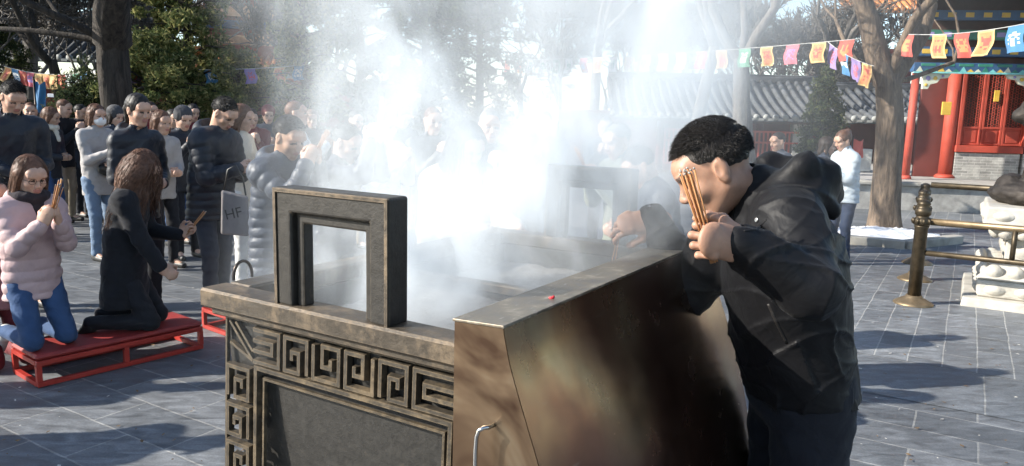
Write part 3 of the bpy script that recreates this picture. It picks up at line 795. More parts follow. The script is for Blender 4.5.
# ash bed inside
n = 60; xs = np.linspace(.102, BW-.102, n); ys = np.linspace(.102, BL-.102, n); X, Y = np.meshgrid(xs, ys, indexing='ij')
Z = 1.085+.012*wob(np.stack([X.ravel(), Y.ravel(), 0*X.ravel()], 1), 14, 4).reshape(X.shape)+.006*np.random.rand(*X.shape)
V = np.stack([X.ravel(), Y.ravel(), Z.ravel()], 1); ii = np.arange(n*n).reshape(n, n)
Q = np.stack([ii[:-1, :-1].ravel(), ii[1:, :-1].ravel(), ii[1:, 1:].ravel(), ii[:-1, 1:].ravel()], 1)
ash_m = simple('ash', (.17, .16, .15), .95, var=.4, scale=20, bs=.6, bd=.01)
ash = add('incense_ash', np_mesh('incense_ash', V, Q), ash_m, None, BO, BA); tag(ash, 'grey incense ash filling the iron burner', 'ash', kind='stuff')

# ------------------------------------------------------------------ steel shield over the burner's right side
shield = thing('steel_shield', 'brown heat-stained steel shield with a flared side, over the right side of the burner', 'metal shield', BO, BA)
V0, V1 = -.032, 1.22
def smooth_prof(pts, n=5):
    o = []
    for i in range(len(pts)-1):
        p = [Vector((*pts[min(max(i+k, 0), len(pts)-1)], 0)) for k in (-1, 0, 1, 2)]
        for j in range(n):
            t = j/n; q = .5*((2*p[1])+(p[2]-p[0])*t+(2*p[0]-5*p[1]+4*p[2]-p[3])*t*t+(3*p[1]-p[0]-3*p[2]+p[3])*t**3); o.append((q.x, q.y))
    return o+[pts[-1]]
prf = [(.926, 1.262), (.932, 1.235), (.944, 1.19), (.962, 1.14), (.985, 1.08), (1.012, 1.01), (1.04, .93), (1.066, .85), (1.09, .76), (1.11, .66), (1.125, .55), (1.137, .42), (1.144, .28), (1.148, .12)]
prf = smooth_prof(prf)
mb = MB(); mb.smooth = True
NV = 10; rows = []
for j in range(NV+1):
    y = V0+(V1-V0)*j/NV; rows.append(mb.pts([(u, y, z) for u, z in prf]))
for a, b in zip(rows, rows[1:]):
    for k in range(len(prf)-1): mb.face((a+k, b+k, b+k+1, a+k+1))
mb.build('side_panel', steel, shield)
mb = MB()
for y0, nm in ((V0, 'end'), (V1, 'end')):
    poly = [(.813, 1.255)]+[(u-.0015, z-.002) for u, z in prf]+[(.813, .12)]
    mb2 = MB(); mb2.prism(poly, y0+(.0005 if y0 < 0 else -.006), y0+(.006 if y0 < 0 else -.0005)); mb2.build('end_panel', steel_end, shield)
mb.box((.8135, (V0+V1)/2, .687), (.004, V1-V0-.02, 1.13)); mb.build('inner_panel', steel_top, shield)
mb = MB(); mb.prism([(.809, 1.2555), (.809, 1.2615), (.9275, 1.2665), (.9285, 1.2605)], V0-.002, V1+.002); bevel(mb.build('top_plate', steel_top, shield), .0015, 2)
mb = MB(); hx, hz = .898, 1.07
pts = [(hx-.012, V0+.004, hz), (hx-.012, V0-.02, hz+.002)]+[]
mb.tube([(hx+.012, V0+.004, hz-.004), (hx+.012, V0-.018, hz-.002), (hx+.008, V0-.03, hz+.0), (hx-.001, V0-.033, hz-.006), (hx-.006, V0-.033, hz-.02), (hx-.008, V0-.033, hz-.05), (hx-.008, V0-.033, hz-.13), (hx-.004, V0-.028, hz-.142), (hx-.0, V0+.004, hz-.145)], .0042, 10)
mb.build('pull_handle', chrome, shield)
# drip of red wax on the top plate
S = Shape(); c = BM.inverted() @ gp(551, 299, 1.264)
S.ell((0, 0, .002), (.0045, .003, .003)); S.ell((.004, .004, .004), (.0025, .004, .004), k=.003); S.ell((-.004, .002, .002), (.003, .002, .002), k=.003)
V, Q, m = S.mesh(.0008)
tag(add('red_wax', np_mesh('red_wax', V, Q), simple('red_wax', (.6, .02, .03), .4, bs=0), None, gp(551, 299, 1.264), BA), 'small red crumb of candle wax on the shield top', 'wax')

# ------------------------------------------------------------------ the man leaning over the burner
def rel(P, O): return Vector(P)-O
MO = Vector((.88, 2.12, 0))
man = thing('person', 'man in hooded black jacket leaning over the burner, incense upright in his fist', 'person', MO)
J = dict(s=1.0, fem=False)
J['pelvis'] = rel((.858, 2.12, .93), MO); J['waist'] = rel((.815, 2.10, 1.08), MO); J['chest'] = rel((.765, 2.05, 1.25), MO)
J['neck'] = rel(at(757, 192, 1.98), MO)
J['fwd'] = Vector((-.95, -.02, -.3)).normalized(); J['side'] = Vector((.02, -1, 0)).normalized(); J['up'] = J['side'].cross(J['fwd']).normalized()*-1
if J['up'].z < 0: J['up'] *= -1
J['hip'] = [rel((.875, 2.03, .9), MO), rel((.875, 2.21, .9), MO)]
J['knee'] = [rel((.875, 2.00, .49), MO), rel((.88, 2.24, .49), MO)]
J['ankle'] = [rel((.92, 2.00, .09), MO), rel((.94, 2.26, .09), MO)]
J['toe'] = [rel((.80, 1.97, .035), MO), rel((.82, 2.27, .035), MO)]
J['sh'] = [rel(at(790, 222, 1.80), MO), rel(at(735, 208, 2.17), MO)]
J['el'] = [rel(at(809, 287, 1.65), MO), None]; J['wr'] = [rel(at(741, 245, 1.63), MO), None]
e, wv = ik(J['sh'][1], rel(at(654, 220, 2.33), MO), .285, .25, (.2, -.25, -1)); J['el'][1] = e; J['wr'][1] = wv
J['headR'] = Matrix.Rotation(R(176), 3, 'Z') @ Matrix.Rotation(R(36), 3, 'Y') @ Matrix.Rotation(R(3), 3, 'X')
J['head'] = rel(at(712, 170, 1.945), MO)
J['hs'] = .96
J['hd'] = [Vector((-1, 0, .12)), Vector((-1, -.1, -.1))]; J['hn'] = [Vector((0, -1, 0)), Vector((-.1, -.8, .6))]
hL = frame(J['wr'][0], (-.88, -.42, .12), (.42, -.88, .1)); hR_ = frame(J['wr'][1], J['hd'][1], J['hn'][1])
yR = (hR_.to_3x3() @ Vector((0, 1, 0)))
body(J, skin('man', (.37, .205, .135)), man, hv=.0032, hvox=.003, hcurls=[[(58, 88, 55)]*4, [(28, 45, 25), (34, 45, 28), (40, 48, 30), (46, 50, 30)]], htf=[hL, hR_, (-1, 1 if yR.y < 0 else -1)])
make_hair('short', J, hair_mat('man', (.02, .017, .015), .5), man, .004, n=15000, seed=3)
shell = fabric('black_shell', (.006, .006, .0072), .55, .16, .1, 14, .22)
navy = fabric('navy_trousers', (.008, .009, .014), .85, .3, .2, 12)
# jacket with folds: ridges gather at the elbow, waist and shoulder
jk = Shape(); f = np.array(J['fwd']); upv = np.array(J['up']); side = np.array(J['side'])
pel, wa, ch, ne = [np.array(J[k]) for k in ('pelvis', 'waist', 'chest', 'neck')]
fl = np.array((1., 0, .15))
jk.cone(pel+np.array((.03, 0, -.12)), wa, .212, .2, k=.05, flat=fl, fs=.76)
jk.cone(wa, ch, .2, .195, k=.05, flat=fl, fs=.78)
jk.cut((0, 0, .872), (.08, 0, -1), .014)
jk.cone(ch, ne+np.array((.03, 0, -.08)), .19, .13, k=.07, flat=fl, fs=.82)
jk.cone(np.array(J['sh'][0])+np.array((.0, .03, 0)), np.array(J['sh'][1]), .082, .082, k=.07)
for i in (0, 1):
    sh_, el_, wr_ = [np.array(J[k][i]) for k in ('sh', 'el', 'wr')]
    jk.cone(sh_, el_, .087, .074, k=.03); jk.cone(el_, wr_, .077, .05, k=.02)
    d = (wr_-el_)/np.linalg.norm(wr_-el_); jk.cone(wr_-d*.012, wr_+d*.006, .049, .048, k=.006); jk.ell(wr_+d*.016, (.034, .034, .034), k=.006, sub=True)
nk = np.array(J['head']-J['neck']); nk /= np.linalg.norm(nk)
jk.cone(ne-nk*.03+np.array((.0, 0, -.03)), ne+nk*.035+np.array((.015, 0, .0)), .1, .078, k=.03)
jk.cone(ne+nk*.02, ne+nk*.12, .064, .07, k=.01, sub=True)
# hood lying on the shoulders
hb = Matrix((Vector((1, 0, -.35)).normalized(), Vector((0, 1, 0)), Vector((.35, 0, 1)).normalized())).transposed()
jk.ell(ne+np.array((.105, 0, .025)), (.105, .15, .075), k=.04, rot=np.array(hb))
jk.ell(ne+np.array((.04, 0, .105)), (.085, .115, .04), k=.03, rot=np.array(hb), sub=True)
for y_ in (-1, 1):
    jk.cone(ne+np.array((-.03, y_*.1, -.02)), ne+np.array((.07, y_*.115, .075)), .024, .03, k=.025)
    jk.cone(ne+np.array((.07, y_*.115, .075)), ne+np.array((.135, y_*.09, .055)), .03, .034, k=.025)
    jk.cone(ne+np.array((.135, y_*.09, .055)), ne+np.array((.172, 0, .0)), .034, .036, k=.03)
    jk.cone(ne+np.array((.05, y_*.13, .02)), ne+np.array((.15, y_*.12, -.03)), .02, .026, k=.02)
elb = np.array(J['el'][0]); shl = np.array(J['sh'][0])
def folds(X):
    w1 = wob(X, 9, 11)*.9
    def ridge(k, fr, wp, sd): return (1-np.abs(np.sin(X@np.array(k)*fr+wp*wob(X, 11, sd)*3)))**3.2
    d = np.linalg.norm(X-elb, axis=1); ge = np.exp(-(d/.13)**2)
    dw = np.exp(-((X[:, 2]-1.05)/.12)**2)
    o = .0045*wob(X, 26, 2)+.0012*(ridge((.7, .2, .6), 40, 1.6, 31)-.25)*(wob(X, 8, 41) > 0)+.006*(ridge((-.5, .3, .85), 30, 1.5, 33)-.25)*np.exp(-((X[:, 2]-1.36)/.1)**2)+.011*ge*(ridge((.5, .1, .85), 34, 1.0, 21)-.3)+.011*(ridge((.55, .3, .8), 21, 1.2, 22)-.2)*(.4+.6*(w1 > 0)*np.clip(w1, 0, 1))
    o += .008*dw*(ridge((.25, .1, 1), 24, 1.2, 23)-.25)+.009*(ridge((.8, -.2, .5), 17, 1.5, 24)-.2)*np.clip(-w1, 0, 1)
    return o
V, Q, m = jk.mesh(.0046, folds)
jacket = add('jacket', np_mesh('jacket', V, Q), shell, man)
dress(J, shell, navy, man, vox=.0999, name='skip') if False else None
Tn = Shape(); Tn.ell(np.array(J['pelvis'])-np.array((0, 0, .06)), (.14, .16, .13), k=.05)
for i in (0, 1):
    hp_, kn_, an_ = [np.array(J[k][i]) for k in ('hip', 'knee', 'ankle')]
    Tn.cone(hp_, kn_, .122, .095, k=.035); Tn.cone(kn_, an_, .08, .066, k=.02)
V, Q, m = Tn.mesh(.009, lambda X: .007*wob(X, 20, 2)+.004*wob(X, 45, 6)); add('trousers', np_mesh('trousers', V, Q), navy, man)
black_leather = simple('black_leather', (.015, .014, .013), .4, bs=.2)
for i in (0, 1):
    B = Shape(); an = np.array(J['ankle'][i]); to = np.array(J['toe'][i]); B.cone(an+np.array((.05, 0, -.05)), to, .038, .034, k=.02); B.cone(an, an+np.array((0, 0, -.03)), .045, .04, k=.02)
    V, Q, m = B.mesh(.008); add('shoe', np_mesh('shoe', V, Q), black_leather, man)
# closures, pocket and seams: find the jacket surface along camera-independent rays from the arm side
from mathutils.bvhtree import BVHTree
def on_jacket(x, y, D0=1.4):
    """nearest jacket surface point met from the man's left side, and its normal"""
    bvh = on_jacket.b
    P = rel(at(x, y, D0), MO); d = Vector(ray(x, y)).normalized(); h = bvh.ray_cast(P, d)
    return (h[0], h[1]) if h[0] else (rel(at(x, y, 1.95), MO), Vector((0, -1, 0)))
on_jacket.b = BVHTree.FromPolygons([tuple(v) for v in V] if False else [v.co[:] for v in jacket.data.vertices], [p.vertices[:] for p in jacket.data.polygons])
def seam(pts, r, name, mt, flat=True):
    P = []
    for (x0, y0), (x1, y1) in zip(pts, pts[1:]):
        for k in range(8):
            t = k/8; p, nn = on_jacket(x0+(x1-x0)*t, y0+(y1-y0)*t); P.append(p-nn*r*.45)
    m_ = MB(); m_.tube(P, r, 6); return m_.build(name, mt, jacket)
zip_m = simple('pocket_zip', (.014, .012, .011), .6, bs=.2)
seam([(768, 304), (776, 322), (788, 346)], .006, 'pocket_zip', zip_m)
seam([(744, 231), (757, 229), (768, 218)], .0035, 'flap_edge', shell)
for (bx, by) in ((757, 220),):
    p, nn = on_jacket(bx, by); m_ = MB(); m_.lathe([(.0065, -.001), (.0065, .0025), (.005, .004), (.003, .0035)], (0, 0, 0), 14, mat=Matrix.Translation(p) @ nn.to_track_quat('Z', 'Y').to_matrix().to_4x4())
    m_.build('snap_button', chrome, jacket)
# incense in his hands
fist = MO+J['wr'][0]+(hL.to_3x3() @ Vector((.075, 0, -.024)))
top = at(686, 171, 1.60)
dd = (top-fist).normalized()
incense(fist-dd*.05, top, 'thick incense bundle gripped upright before the face of the man in black', n=12, r=.0021, spread=.0085, tilt=.012)
f2 = MO+J['wr'][1]+(hR_.to_3x3() @ Vector((.105, 0, -.03)))
incense(f2, f2+Vector((-.03, 0, -.16)), 'thin incense sticks being planted by the man in the hooded black jacket', n=3, r=.0016, spread=.004, tilt=.02)
# ------------------------------------------------------------------ ground
def paving_mat(name, bw, rh, mortar, c1, c2, cm, rot, loc=(0, 0), offset=.5, wear=.5):
    m, t, b = new_mat(name)
    tc = t.nodes.new('ShaderNodeTexCoord'); mp = t.nodes.new('ShaderNodeMapping'); mp.vector_type = 'POINT'
    mp.inputs['Rotation'].default_value = (0, 0, rot); mp.inputs['Location'].default_value = (loc[0], loc[1], 0); L(t, tc.outputs['Object'], mp.inputs[0])
    br = t.nodes.new('ShaderNodeTexBrick'); br.offset = offset; br.squash = 1.0
    br.inputs['Scale'].default_value = 1; br.inputs['Brick Width'].default_value = bw; br.inputs['Row Height'].default_value = rh
    br.inputs['Mortar Size'].default_value = mortar; br.inputs['Mortar Smooth'].default_value = .25; br.inputs['Bias'].default_value = 0
    br.inputs['Color1'].default_value = (*c1, 1); br.inputs['Color2'].default_value = (*c2, 1); br.inputs['Mortar'].default_value = (*cm, 1)
    wv = noise(t, 3, 3, .5, mp.outputs[0]); va = t.nodes.new('ShaderNodeVectorMath'); va.operation = 'MULTIPLY_ADD'
    L(t, wv.outputs['Color'], va.inputs[0]); va.inputs[1].default_value = (.022, .022, 0); L(t, mp.outputs[0], va.inputs[2]); L(t, va.outputs[0], br.inputs[0])
    st = noise(t, 3.2, 6, .65, objco(t, (1.6, 5, 1), (0, 0, rot)), .8); fine = noise(t, 90, 3, .7, tc.outputs['Object']); big = noise(t, .7, 4, .6, tc.outputs['Object'])
    f1 = ramp(t, st.outputs[0], [(.3, (.55,)*3), (.5, (1.0,)*3), (.72, (1.6,)*3)]); f2 = ramp(t, fine.outputs[0], [(.3, (.8,)*3), (.7, (1.2,)*3)]); f3 = ramp(t, big.outputs[0], [(.3, (.78,)*3), (.7, (1.25,)*3)])
    c = mixc(t, 1.0, br.outputs[0], f1.outputs[0], 'MULTIPLY'); c = mixc(t, 1.0, c, f2.outputs[0], 'MULTIPLY'); c = mixc(t, 1.0, c, f3.outputs[0], 'MULTIPLY')
    L(t, c, b.inputs['Base Color'])
    rr = ramp(t, st.outputs[0], [(.3, (.42,)*3), (.7, (.7,)*3)]); L(t, rr.outputs[0], b.inputs['Roughness'])
    h = mth(t, 'MULTIPLY_ADD', br.outputs['Fac'], -1.2, mth(t, 'MULTIPLY', fine.outputs[0], .35)); h = mth(t, 'MULTIPLY_ADD', st.outputs[0], .5, h)
    bump(t, b, h, .5, .004); return m
C1 = (.085, .092, .1); C2 = (.135, .142, .15); CM = (.2, .2, .195)
pave_near = paving_mat('slate_paving', .62, .31, .006, C1, C2, CM, -BA, (.1, .12))
def sheet(name, pts, z, mt, kind='structure'):
    m_ = MB(); n = m_.pts([(p[0], p[1], z) for p in pts]); m_.face([n+i for i in range(len(pts))])
    return tag(m_.build(name, mt), kind=kind)
sheet('ground', [(-300, -60), (300, -60), (300, 400), (-300, 400)], 0, pave_near)
U = Vector((.854, -.521, 0)); Vv = Vector((.521, .854, 0))
def uv(u, v, z=0): return U*u+Vv*v+Vector((0, 0, z))
band_m = paving_mat('long_slab_band', 1.1, .86, .006, (.11, .12, .13), (.15, .158, .168), CM, -BA, (.3, -4.98))
sheet('paving_band', [uv(-1.2, 4.98), uv(14, 4.98), uv(14, 5.84), uv(-1.2, 5.84)], .004, band_m)
pave_far = paving_mat('small_slab_paving', .46, .215, .0055, (.12, .13, .14), (.185, .195, .205), (.3, .3, .29), -BA+R(90), (0, 0), .5)
sheet('courtyard_paving', [uv(-1.2, 5.846), uv(16, 5.846), uv(16, 30), uv(-1.2, 30)], .004, pave_far)
left_pave = paving_mat('large_slab_paving', .8, .5, .006, (.10, .12, .15), (.15, .17, .19), (.3, .3, .29), -BA, (.2, .2), .5)

stone_grey = simple('grey_stone', (.34, .33, .31), .85, var=.3, scale=5, bs=.5, bd=.01, bscale=35)
stone_white = simple('carved_marble', (.52, .49, .43), .75, var=.22, scale=7, bs=.4, bd=.006, bscale=60)
kerb_m = simple('kerb_stone', (.36, .34, .3), .85, var=.3, scale=4, bs=.4, bd=.006)
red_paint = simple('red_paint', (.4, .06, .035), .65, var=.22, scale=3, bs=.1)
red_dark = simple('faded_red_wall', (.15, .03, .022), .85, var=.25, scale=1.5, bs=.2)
gold_m = simple('gold_paint', (.65, .42, .06), .4, var=.1, bs=0)
tile_m = simple('grey_roof_tile', (.07, .075, .082), .75, var=.4, scale=4, bs=.3)
tile_edge = simple('pale_tile_edge', (.32, .33, .32), .8, var=.2, scale=8, bs=.2)
orange_tile = simple('glazed_orange_tile', (.5, .2, .07), .4, var=.2, scale=5, bs=.2)
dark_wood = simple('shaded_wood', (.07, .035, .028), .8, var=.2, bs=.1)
blue_paint = simple('blue_beam_paint', (.03, .09, .2), .5, var=.2, bs=0); green_paint = simple('green_beam_paint', (.03, .2, .14), .5, var=.2, bs=0); pale_paint = simple('pale_beam_paint', (.6, .62, .5), .5, var=.1, bs=0)
snow_m = simple('snow', (.82, .83, .85), .7, var=.06, scale=6, bs=.4, bd=.01, bscale=30)
bark = None
def bark_mat(name, a, b_, sc_=1.0):
    m, t, b = new_mat(name); v = objco(t, (9*sc_, 9*sc_, 1.6*sc_)); n = noise(t, 1.6, 6, .65, v, .8)
    c = ramp(t, n.outputs[0], [(.32, a), (.68, b_)]); L(t, c.outputs[0], b.inputs['Base Color']); b.inputs['Roughness'].default_value = .95
    bump(t, b, n.outputs[0], .9, .03); return m
bark_warm = bark_mat('warm_bark', (.045, .034, .026), (.21, .155, .11)); bark_dark = bark_mat('dark_bark', (.008, .007, .006), (.06, .048, .038)); bark_grey = bark_mat('grey_bark', (.07, .065, .06), (.2, .18, .16))

# ------------------------------------------------------------------ right-hand platform, kerb, snow bed, tree
def slab(name, pts, z0, z1, mt, label=None, cat=None):
    m_ = MB(); m_.prism([(p[0], p[1]) for p in pts], z0, z1, plane='xy'); o = bevel(m_.build(name, mt), .02, 2)
    return tag(o, label, cat, kind=None if label else 'structure')
K = [gp(836, 240), gp(960, 250), gp(1010, 238), gp(930, 222), gp(836, 222)]
kb = MB()
for a, b in ((gp(800, 239), gp(905, 249)), (gp(905, 249), gp(958, 243)), ):
    d = (b-a); L_ = d.length; n_ = max(1, int(L_/.9)); 
    for i in range(n_):
        c = a+d*((i+.5)/n_); kb.box((0, 0, .055), (L_/n_-.012, .16, .13), mat=Matrix.Translation((c.x, c.y, 0)) @ Matrix.Rotation(math.atan2(d.y, d.x), 4, 'Z'), bev=.012)
tag(kb.build('stone_kerb', kerb_m), kind='structure')
# snow
def mound(name, c, rx, ry, h, seed, label):
    n = 46; V = []; rs = np.random.RandomState(seed)
    g = np.linspace(-1, 1, n); X, Y = np.meshgrid(g, g, indexing='ij'); r = np.sqrt(X*X+Y*Y)
    ang = np.arctan2(Y, X); edge = 1-.12*np.sin(ang*5+seed)-.1*np.sin(ang*9+2*seed)
    P = np.stack([X.ravel()*3, Y.ravel()*3, 0*X.ravel()], 1)
    Z = h*np.clip(1-(r/edge)**2.2, -.25, 1)*(1+.35*wob(P, 3.1, seed).reshape(X.shape))+.022*wob(P, 11, seed+1).reshape(X.shape)+.012*rs.rand(n, n)
    V = np.stack([c.x+X.ravel()*rx, c.y+Y.ravel()*ry, Z.ravel()], 1); ii = np.arange(n*n).reshape(n, n)
    Q = np.stack([ii[:-1, :-1].ravel(), ii[1:, :-1].ravel(), ii[1:, 1:].ravel(), ii[:-1, 1:].ravel()], 1)
    return tag(add(name, np_mesh(name, V, Q), snow_m), label, 'snow', kind='stuff')
mound('snow_heap', gp(878, 235), 1.0, .55, .09, 2, 'patch of dirty snow round the foot of the thick tree')
# low stone terrace the red hall stands on
TP = [Vector((6.0, 15.2)), Vector((22, 13.2)), Vector((24, 24)), Vector((6.0, 26))]
slab('terrace', TP, -.1, .50, stone_grey); 
cap = [Vector((5.94, 15.12)), Vector((22, 13.12)), Vector((22, 13.62)), Vector((5.94, 15.62))]
slab('terrace_edge', cap, .503, .58, kerb_m)

RMIN = [.008]
def branchy(mb, p, d, r, depth, ln, rs, spread=.55, up=.12, n=6, tmb=None, kink=.22):
    """recursive bare branches"""
    steps = 3 if depth > 1 else 2
    P = [Vector(p)]; Rr = [r]; dd = Vector(d).normalized()
    for k in range(steps):
        dd = (dd+Vector(rs.normal(size=3))*kink+Vector((0, 0, up))).normalized(); P.append(P[-1]+dd*ln/steps); Rr.append(max(RMIN[0], r*(1-.35*(k+1)/steps)))
    (mb if tmb is None or depth > 2 else tmb).tube(P, Rr, n if depth > 2 else (4 if depth > 1 else 3), cap=False)
    if depth <= 0: return
    nb = 2 if depth > 4 else (3 if depth > 2 else 4)
    for k in range(nb):
        a = Vector(rs.normal(size=3)); nd = (dd+(a-dd*a.dot(dd)).normalized()*spread*(.6+.8*rs.rand())).normalized()
        branchy(mb, P[-1] if k < 2 else P[-2], nd, Rr[-1]*(.78 if k == 0 else .6), depth-1, ln*(.85 if k == 0 else .72), rs, spread, up, n, tmb, kink)
def bare_tree(name, base, r, h, label, mt, seed, depth=6, lean=(0, 0), forks=3, limb=1.6, group=None, limbs=None, flare=1.25):
    rs = np.random.RandomState(seed); t = thing(name, label, 'tree', base, 0, group)
    m_ = MB(); P = []; Rr = []
    for k in range(19):
        f_ = k/18; P.append(Vector((lean[0]*f_+.04*math.sin(f_*5+seed), lean[1]*f_+.03*math.sin(f_*7+seed), h*f_-.05))); Rr.append(r*((1+(flare-1)*math.exp(-f_*14))-.25*f_))
    m_.tube(P, Rr, 30)
    for j in range(19):
        for q_ in range(30):
            i_ = j*30+q_; a_ = q_*2*math.pi/30; vv = Vector(m_.v[i_]); o_ = vv-P[j]; m_.v[i_] = tuple(P[j]+o_*(1+.05*math.sin(4*a_+j*.25+seed)+.035*math.sin(9*a_-j*.4)+.03*math.sin(15*a_+j*.9)))
    m_.build('trunk', mt, t)
    cr = MB()
    L_ = limbs or [((rs.normal()*.8, rs.normal()*.5, 1), .62) for _ in range(forks)]
    for d, rr in L_: branchy(cr, P[-1]-Vector((0, 0, .1)), d, r*rr, depth, limb, rs)
    cr.build('crown', mt, t); return t
bare_tree('bare_tree', gp(886, 231), .235, 2.5, 'thick ridged brown trunk standing in the snow patch before the red hall', bark_warm, 5, depth=6, lean=(-.22, 0), limbs=[((-.75, .1, .75), .85), ((.5, .2, .9), .8), ((.1, -.3, 1), .4), ((-.9, .5, .25), .2), ((.9, .3, .2), .2)], limb=1.5)
bare_tree('bare_tree', atg(752, 17.5), .24, 3.2, 'grey forked trunk rising right behind the head of the leaning man', bark_grey, 8, depth=7, lean=(-.35, 0), limbs=[((-.45, 0, 1), .6), ((.6, 0, 1), .55), ((.0, .2, 1), .4)], limb=2.1, group='bare trees in the courtyard')
bare_tree('bare_tree', atg(692, 23), .22, 4.0, 'slim pale trunk half lost in smoke left of the leaning man', bark_grey, 9, depth=7, lean=(.5, 0), limb=2.2, group='bare trees in the courtyard')
bare_tree('bare_tree', atg(590, 27), .2, 4.2, 'bare tree with thin twigs faint behind the middle of the smoke', bark_grey, 12, depth=7, lean=(.2, 0), limb=2.4, group='bare trees in the courtyard')
bare_tree('bare_tree', atg(820, 30), .22, 4.0, 'distant bare tree with fine twigs above the grey roof', bark_grey, 22, depth=7, lean=(.2, 0), limb=2.4, group='bare trees in the courtyard')
bare_tree('bare_tree', atg(118, 10.8), .27, 2.7, 'dark heavy trunk at upper left with long snowy limbs reaching left', bark_dark, 31, depth=6, lean=(.02, 0), limbs=[((-1.3, 0, .05), .2), ((-1.2, -.2, .5), .24), ((.1, 0, 1), .95), ((-1, .3, .15), .16)], limb=1.7)
bare_tree('bare_tree', atg(35, 19), .2, 3.4, 'bare grey tree near the left edge behind the flag string', bark_grey, 33, depth=7, limb=2.1, group='bare trees in the courtyard')
bare_tree('bare_tree', atg(70, 15), .12, 2.6, 'thin leaning bare tree beside the blue banner', bark_dark, 35, depth=6, lean=(-.3, 0), limb=1.5, group='bare trees in the courtyard')

# ------------------------------------------------------------------ evergreens
def leaf_mat(name, a, b_, c_):
    m, t, b = new_mat(name); g = t.nodes.new('ShaderNodeNewGeometry')
    n = noise(t, 1.4, 3, .6, objco(t)); s = mth(t, 'MULTIPLY_ADD', g.outputs['Random Per Island'], .6, mth(t, 'MULTIPLY', n.outputs[0], .5))
    r = ramp(t, s, [(.2, a), (.55, b_), (.85, c_)]); L(t, r.outputs[0], b.inputs['Base Color']); b.inputs['Roughness'].default_value = .8
    b.inputs['Specular IOR Level'].default_value = .1
    tr = t.nodes.new('ShaderNodeBsdfTranslucent'); L(t, r.outputs[0], tr.inputs[0]); mx = t.nodes.new('ShaderNodeMixShader'); mx.inputs[0].default_value = .35; L(t, b.outputs[0], mx.inputs[1]); L(t, tr.outputs[0], mx.inputs[2]); L(t, mx.outputs[0], t.nodes['Material Output'].inputs[0]); return m
ever = leaf_mat('evergreen_foliage', (.045, .07, .03), (.15, .18, .065), (.36, .33, .14)); ever_d = leaf_mat('dark_evergreen_foliage', (.022, .036, .02), (.05, .07, .035), (.12, .13, .055))
def evergreen(base, h, rad, label, mt, seed, n=26000, leaf=.05, z0=.6, name='evergreen_tree', group='evergreens behind the crowd', pw=.8, gap=.0):
    rs = np.random.RandomState(seed); t = thing(name, label, 'tree', base, 0, group)
    m_ = MB(); m_.tube([(0, 0, -.05), (.03, 0, h*.35), (-.02, .02, h*.7), (0, 0, h)], [rad*.07+.05, rad*.05+.04, .05, .015], 10); 
    nb = int(46*max(1, h/4)); tips = []
    for i in range(nb):
        z = z0+(h-z0)*((i+rs.rand())/nb); a = i*2.4+rs.rand(); r_ = rad*(1-((z-z0)/(h-z0))**1.6)**pw*(.6+.5*rs.rand())+.1
        d = np.array((math.cos(a), math.sin(a), .15)); m_.tube([(0, 0, z-.1), tuple(d*r_*.5+np.array((0, 0, z))), tuple(d*r_+np.array((0, 0, z-.12*r_)))], [.03, .018, .008], 4, cap=False)
        tips.append((z, a, r_))
    m_.build('trunk', bark_dark, t)
    cl = []
    for z, a, r_ in tips:
        k = max(3, int(n/nb/115))
        for j in range(k):
            f_ = .35+.65*rs.rand()**.7; cl.append((math.cos(a)*r_*f_+rs.normal()*.1*rad, math.sin(a)*r_*f_+rs.normal()*.1*rad, z+rs.normal()*.13-.1*f_*r_, .1+.14*rs.rand()))
    cl = np.array(cl); per = int(n/len(cl)); C = np.repeat(cl, per, 0); N = len(C)
    g = rs.normal(size=(N, 3)); g /= np.linalg.norm(g, axis=1)[:, None]; c = C[:, :3]+g*(C[:, 3:4]*(.4+.7*rs.rand(N, 1)))*np.array((1, 1, .75))
    a1 = rs.normal(size=(N, 3)); a1[:, 2] -= .4; a1 /= np.linalg.norm(a1, axis=1)[:, None]; a2 = np.cross(a1, rs.normal(size=(N, 3))); a2 /= np.linalg.norm(a2, axis=1)[:, None]+1e-6
    s_ = leaf*(.6+.8*rs.rand(N, 1)); V = np.stack([c-a1*s_, c+a2*s_*.32, c+a1*s_, c-a2*s_*.32], 1).reshape(-1, 3); Q = np.arange(N*4).reshape(N, 4)
    add('crown', np_mesh('crown', V, Q, smooth=False), mt, t); return t
evergreen(atg(190, 14), 5.4, 1.0, 'tall yellow-green juniper above the heads at left', ever, 3, 24000, .05, 1.6)
evergreen(atg(150, 13.2), 2.75, 1.05, 'low spreading juniper branch clump beside the dark trunk', ever, 4, 16000, .045, 1.75)
evergreen(atg(240, 16.5), 2.75, 1.2, 'short dense juniper between the tall ones', ever, 14, 18000, .05, 1.5)
evergreen(atg(305, 15), 5.4, .85, 'tall juniper fading into the left side of the smoke', ever, 5, 20000, .05, 1.6)
evergreen(atg(360, 17), 6.2, 1.6, 'dark evergreen mostly veiled by smoke left of centre', ever_d, 6, 22000, .06, 1.4)
evergreen(atg(425, 15.5), 5.8, 1.5, 'dark evergreen behind the thick middle of the smoke', ever_d, 7, 20000, .06, 1.3)
evergreen(atg(478, 18), 6.5, 1.3, 'narrow dark evergreen at the right end of the row', ever_d, 8, 15000, .06, 1.2)
evergreen(atg(85, 12.6), 2.15, .55, 'rounded clipped bush behind the woman in the face mask', ever_d, 9, 12000, .03, .9, name='clipped_bush', group=None, pw=.6)
evergreen(atg(-20, 16), 4.0, 1.5, 'dark shrub cut by the left edge of the picture', ever_d, 19, 16000, .05, 1.2, group=None)

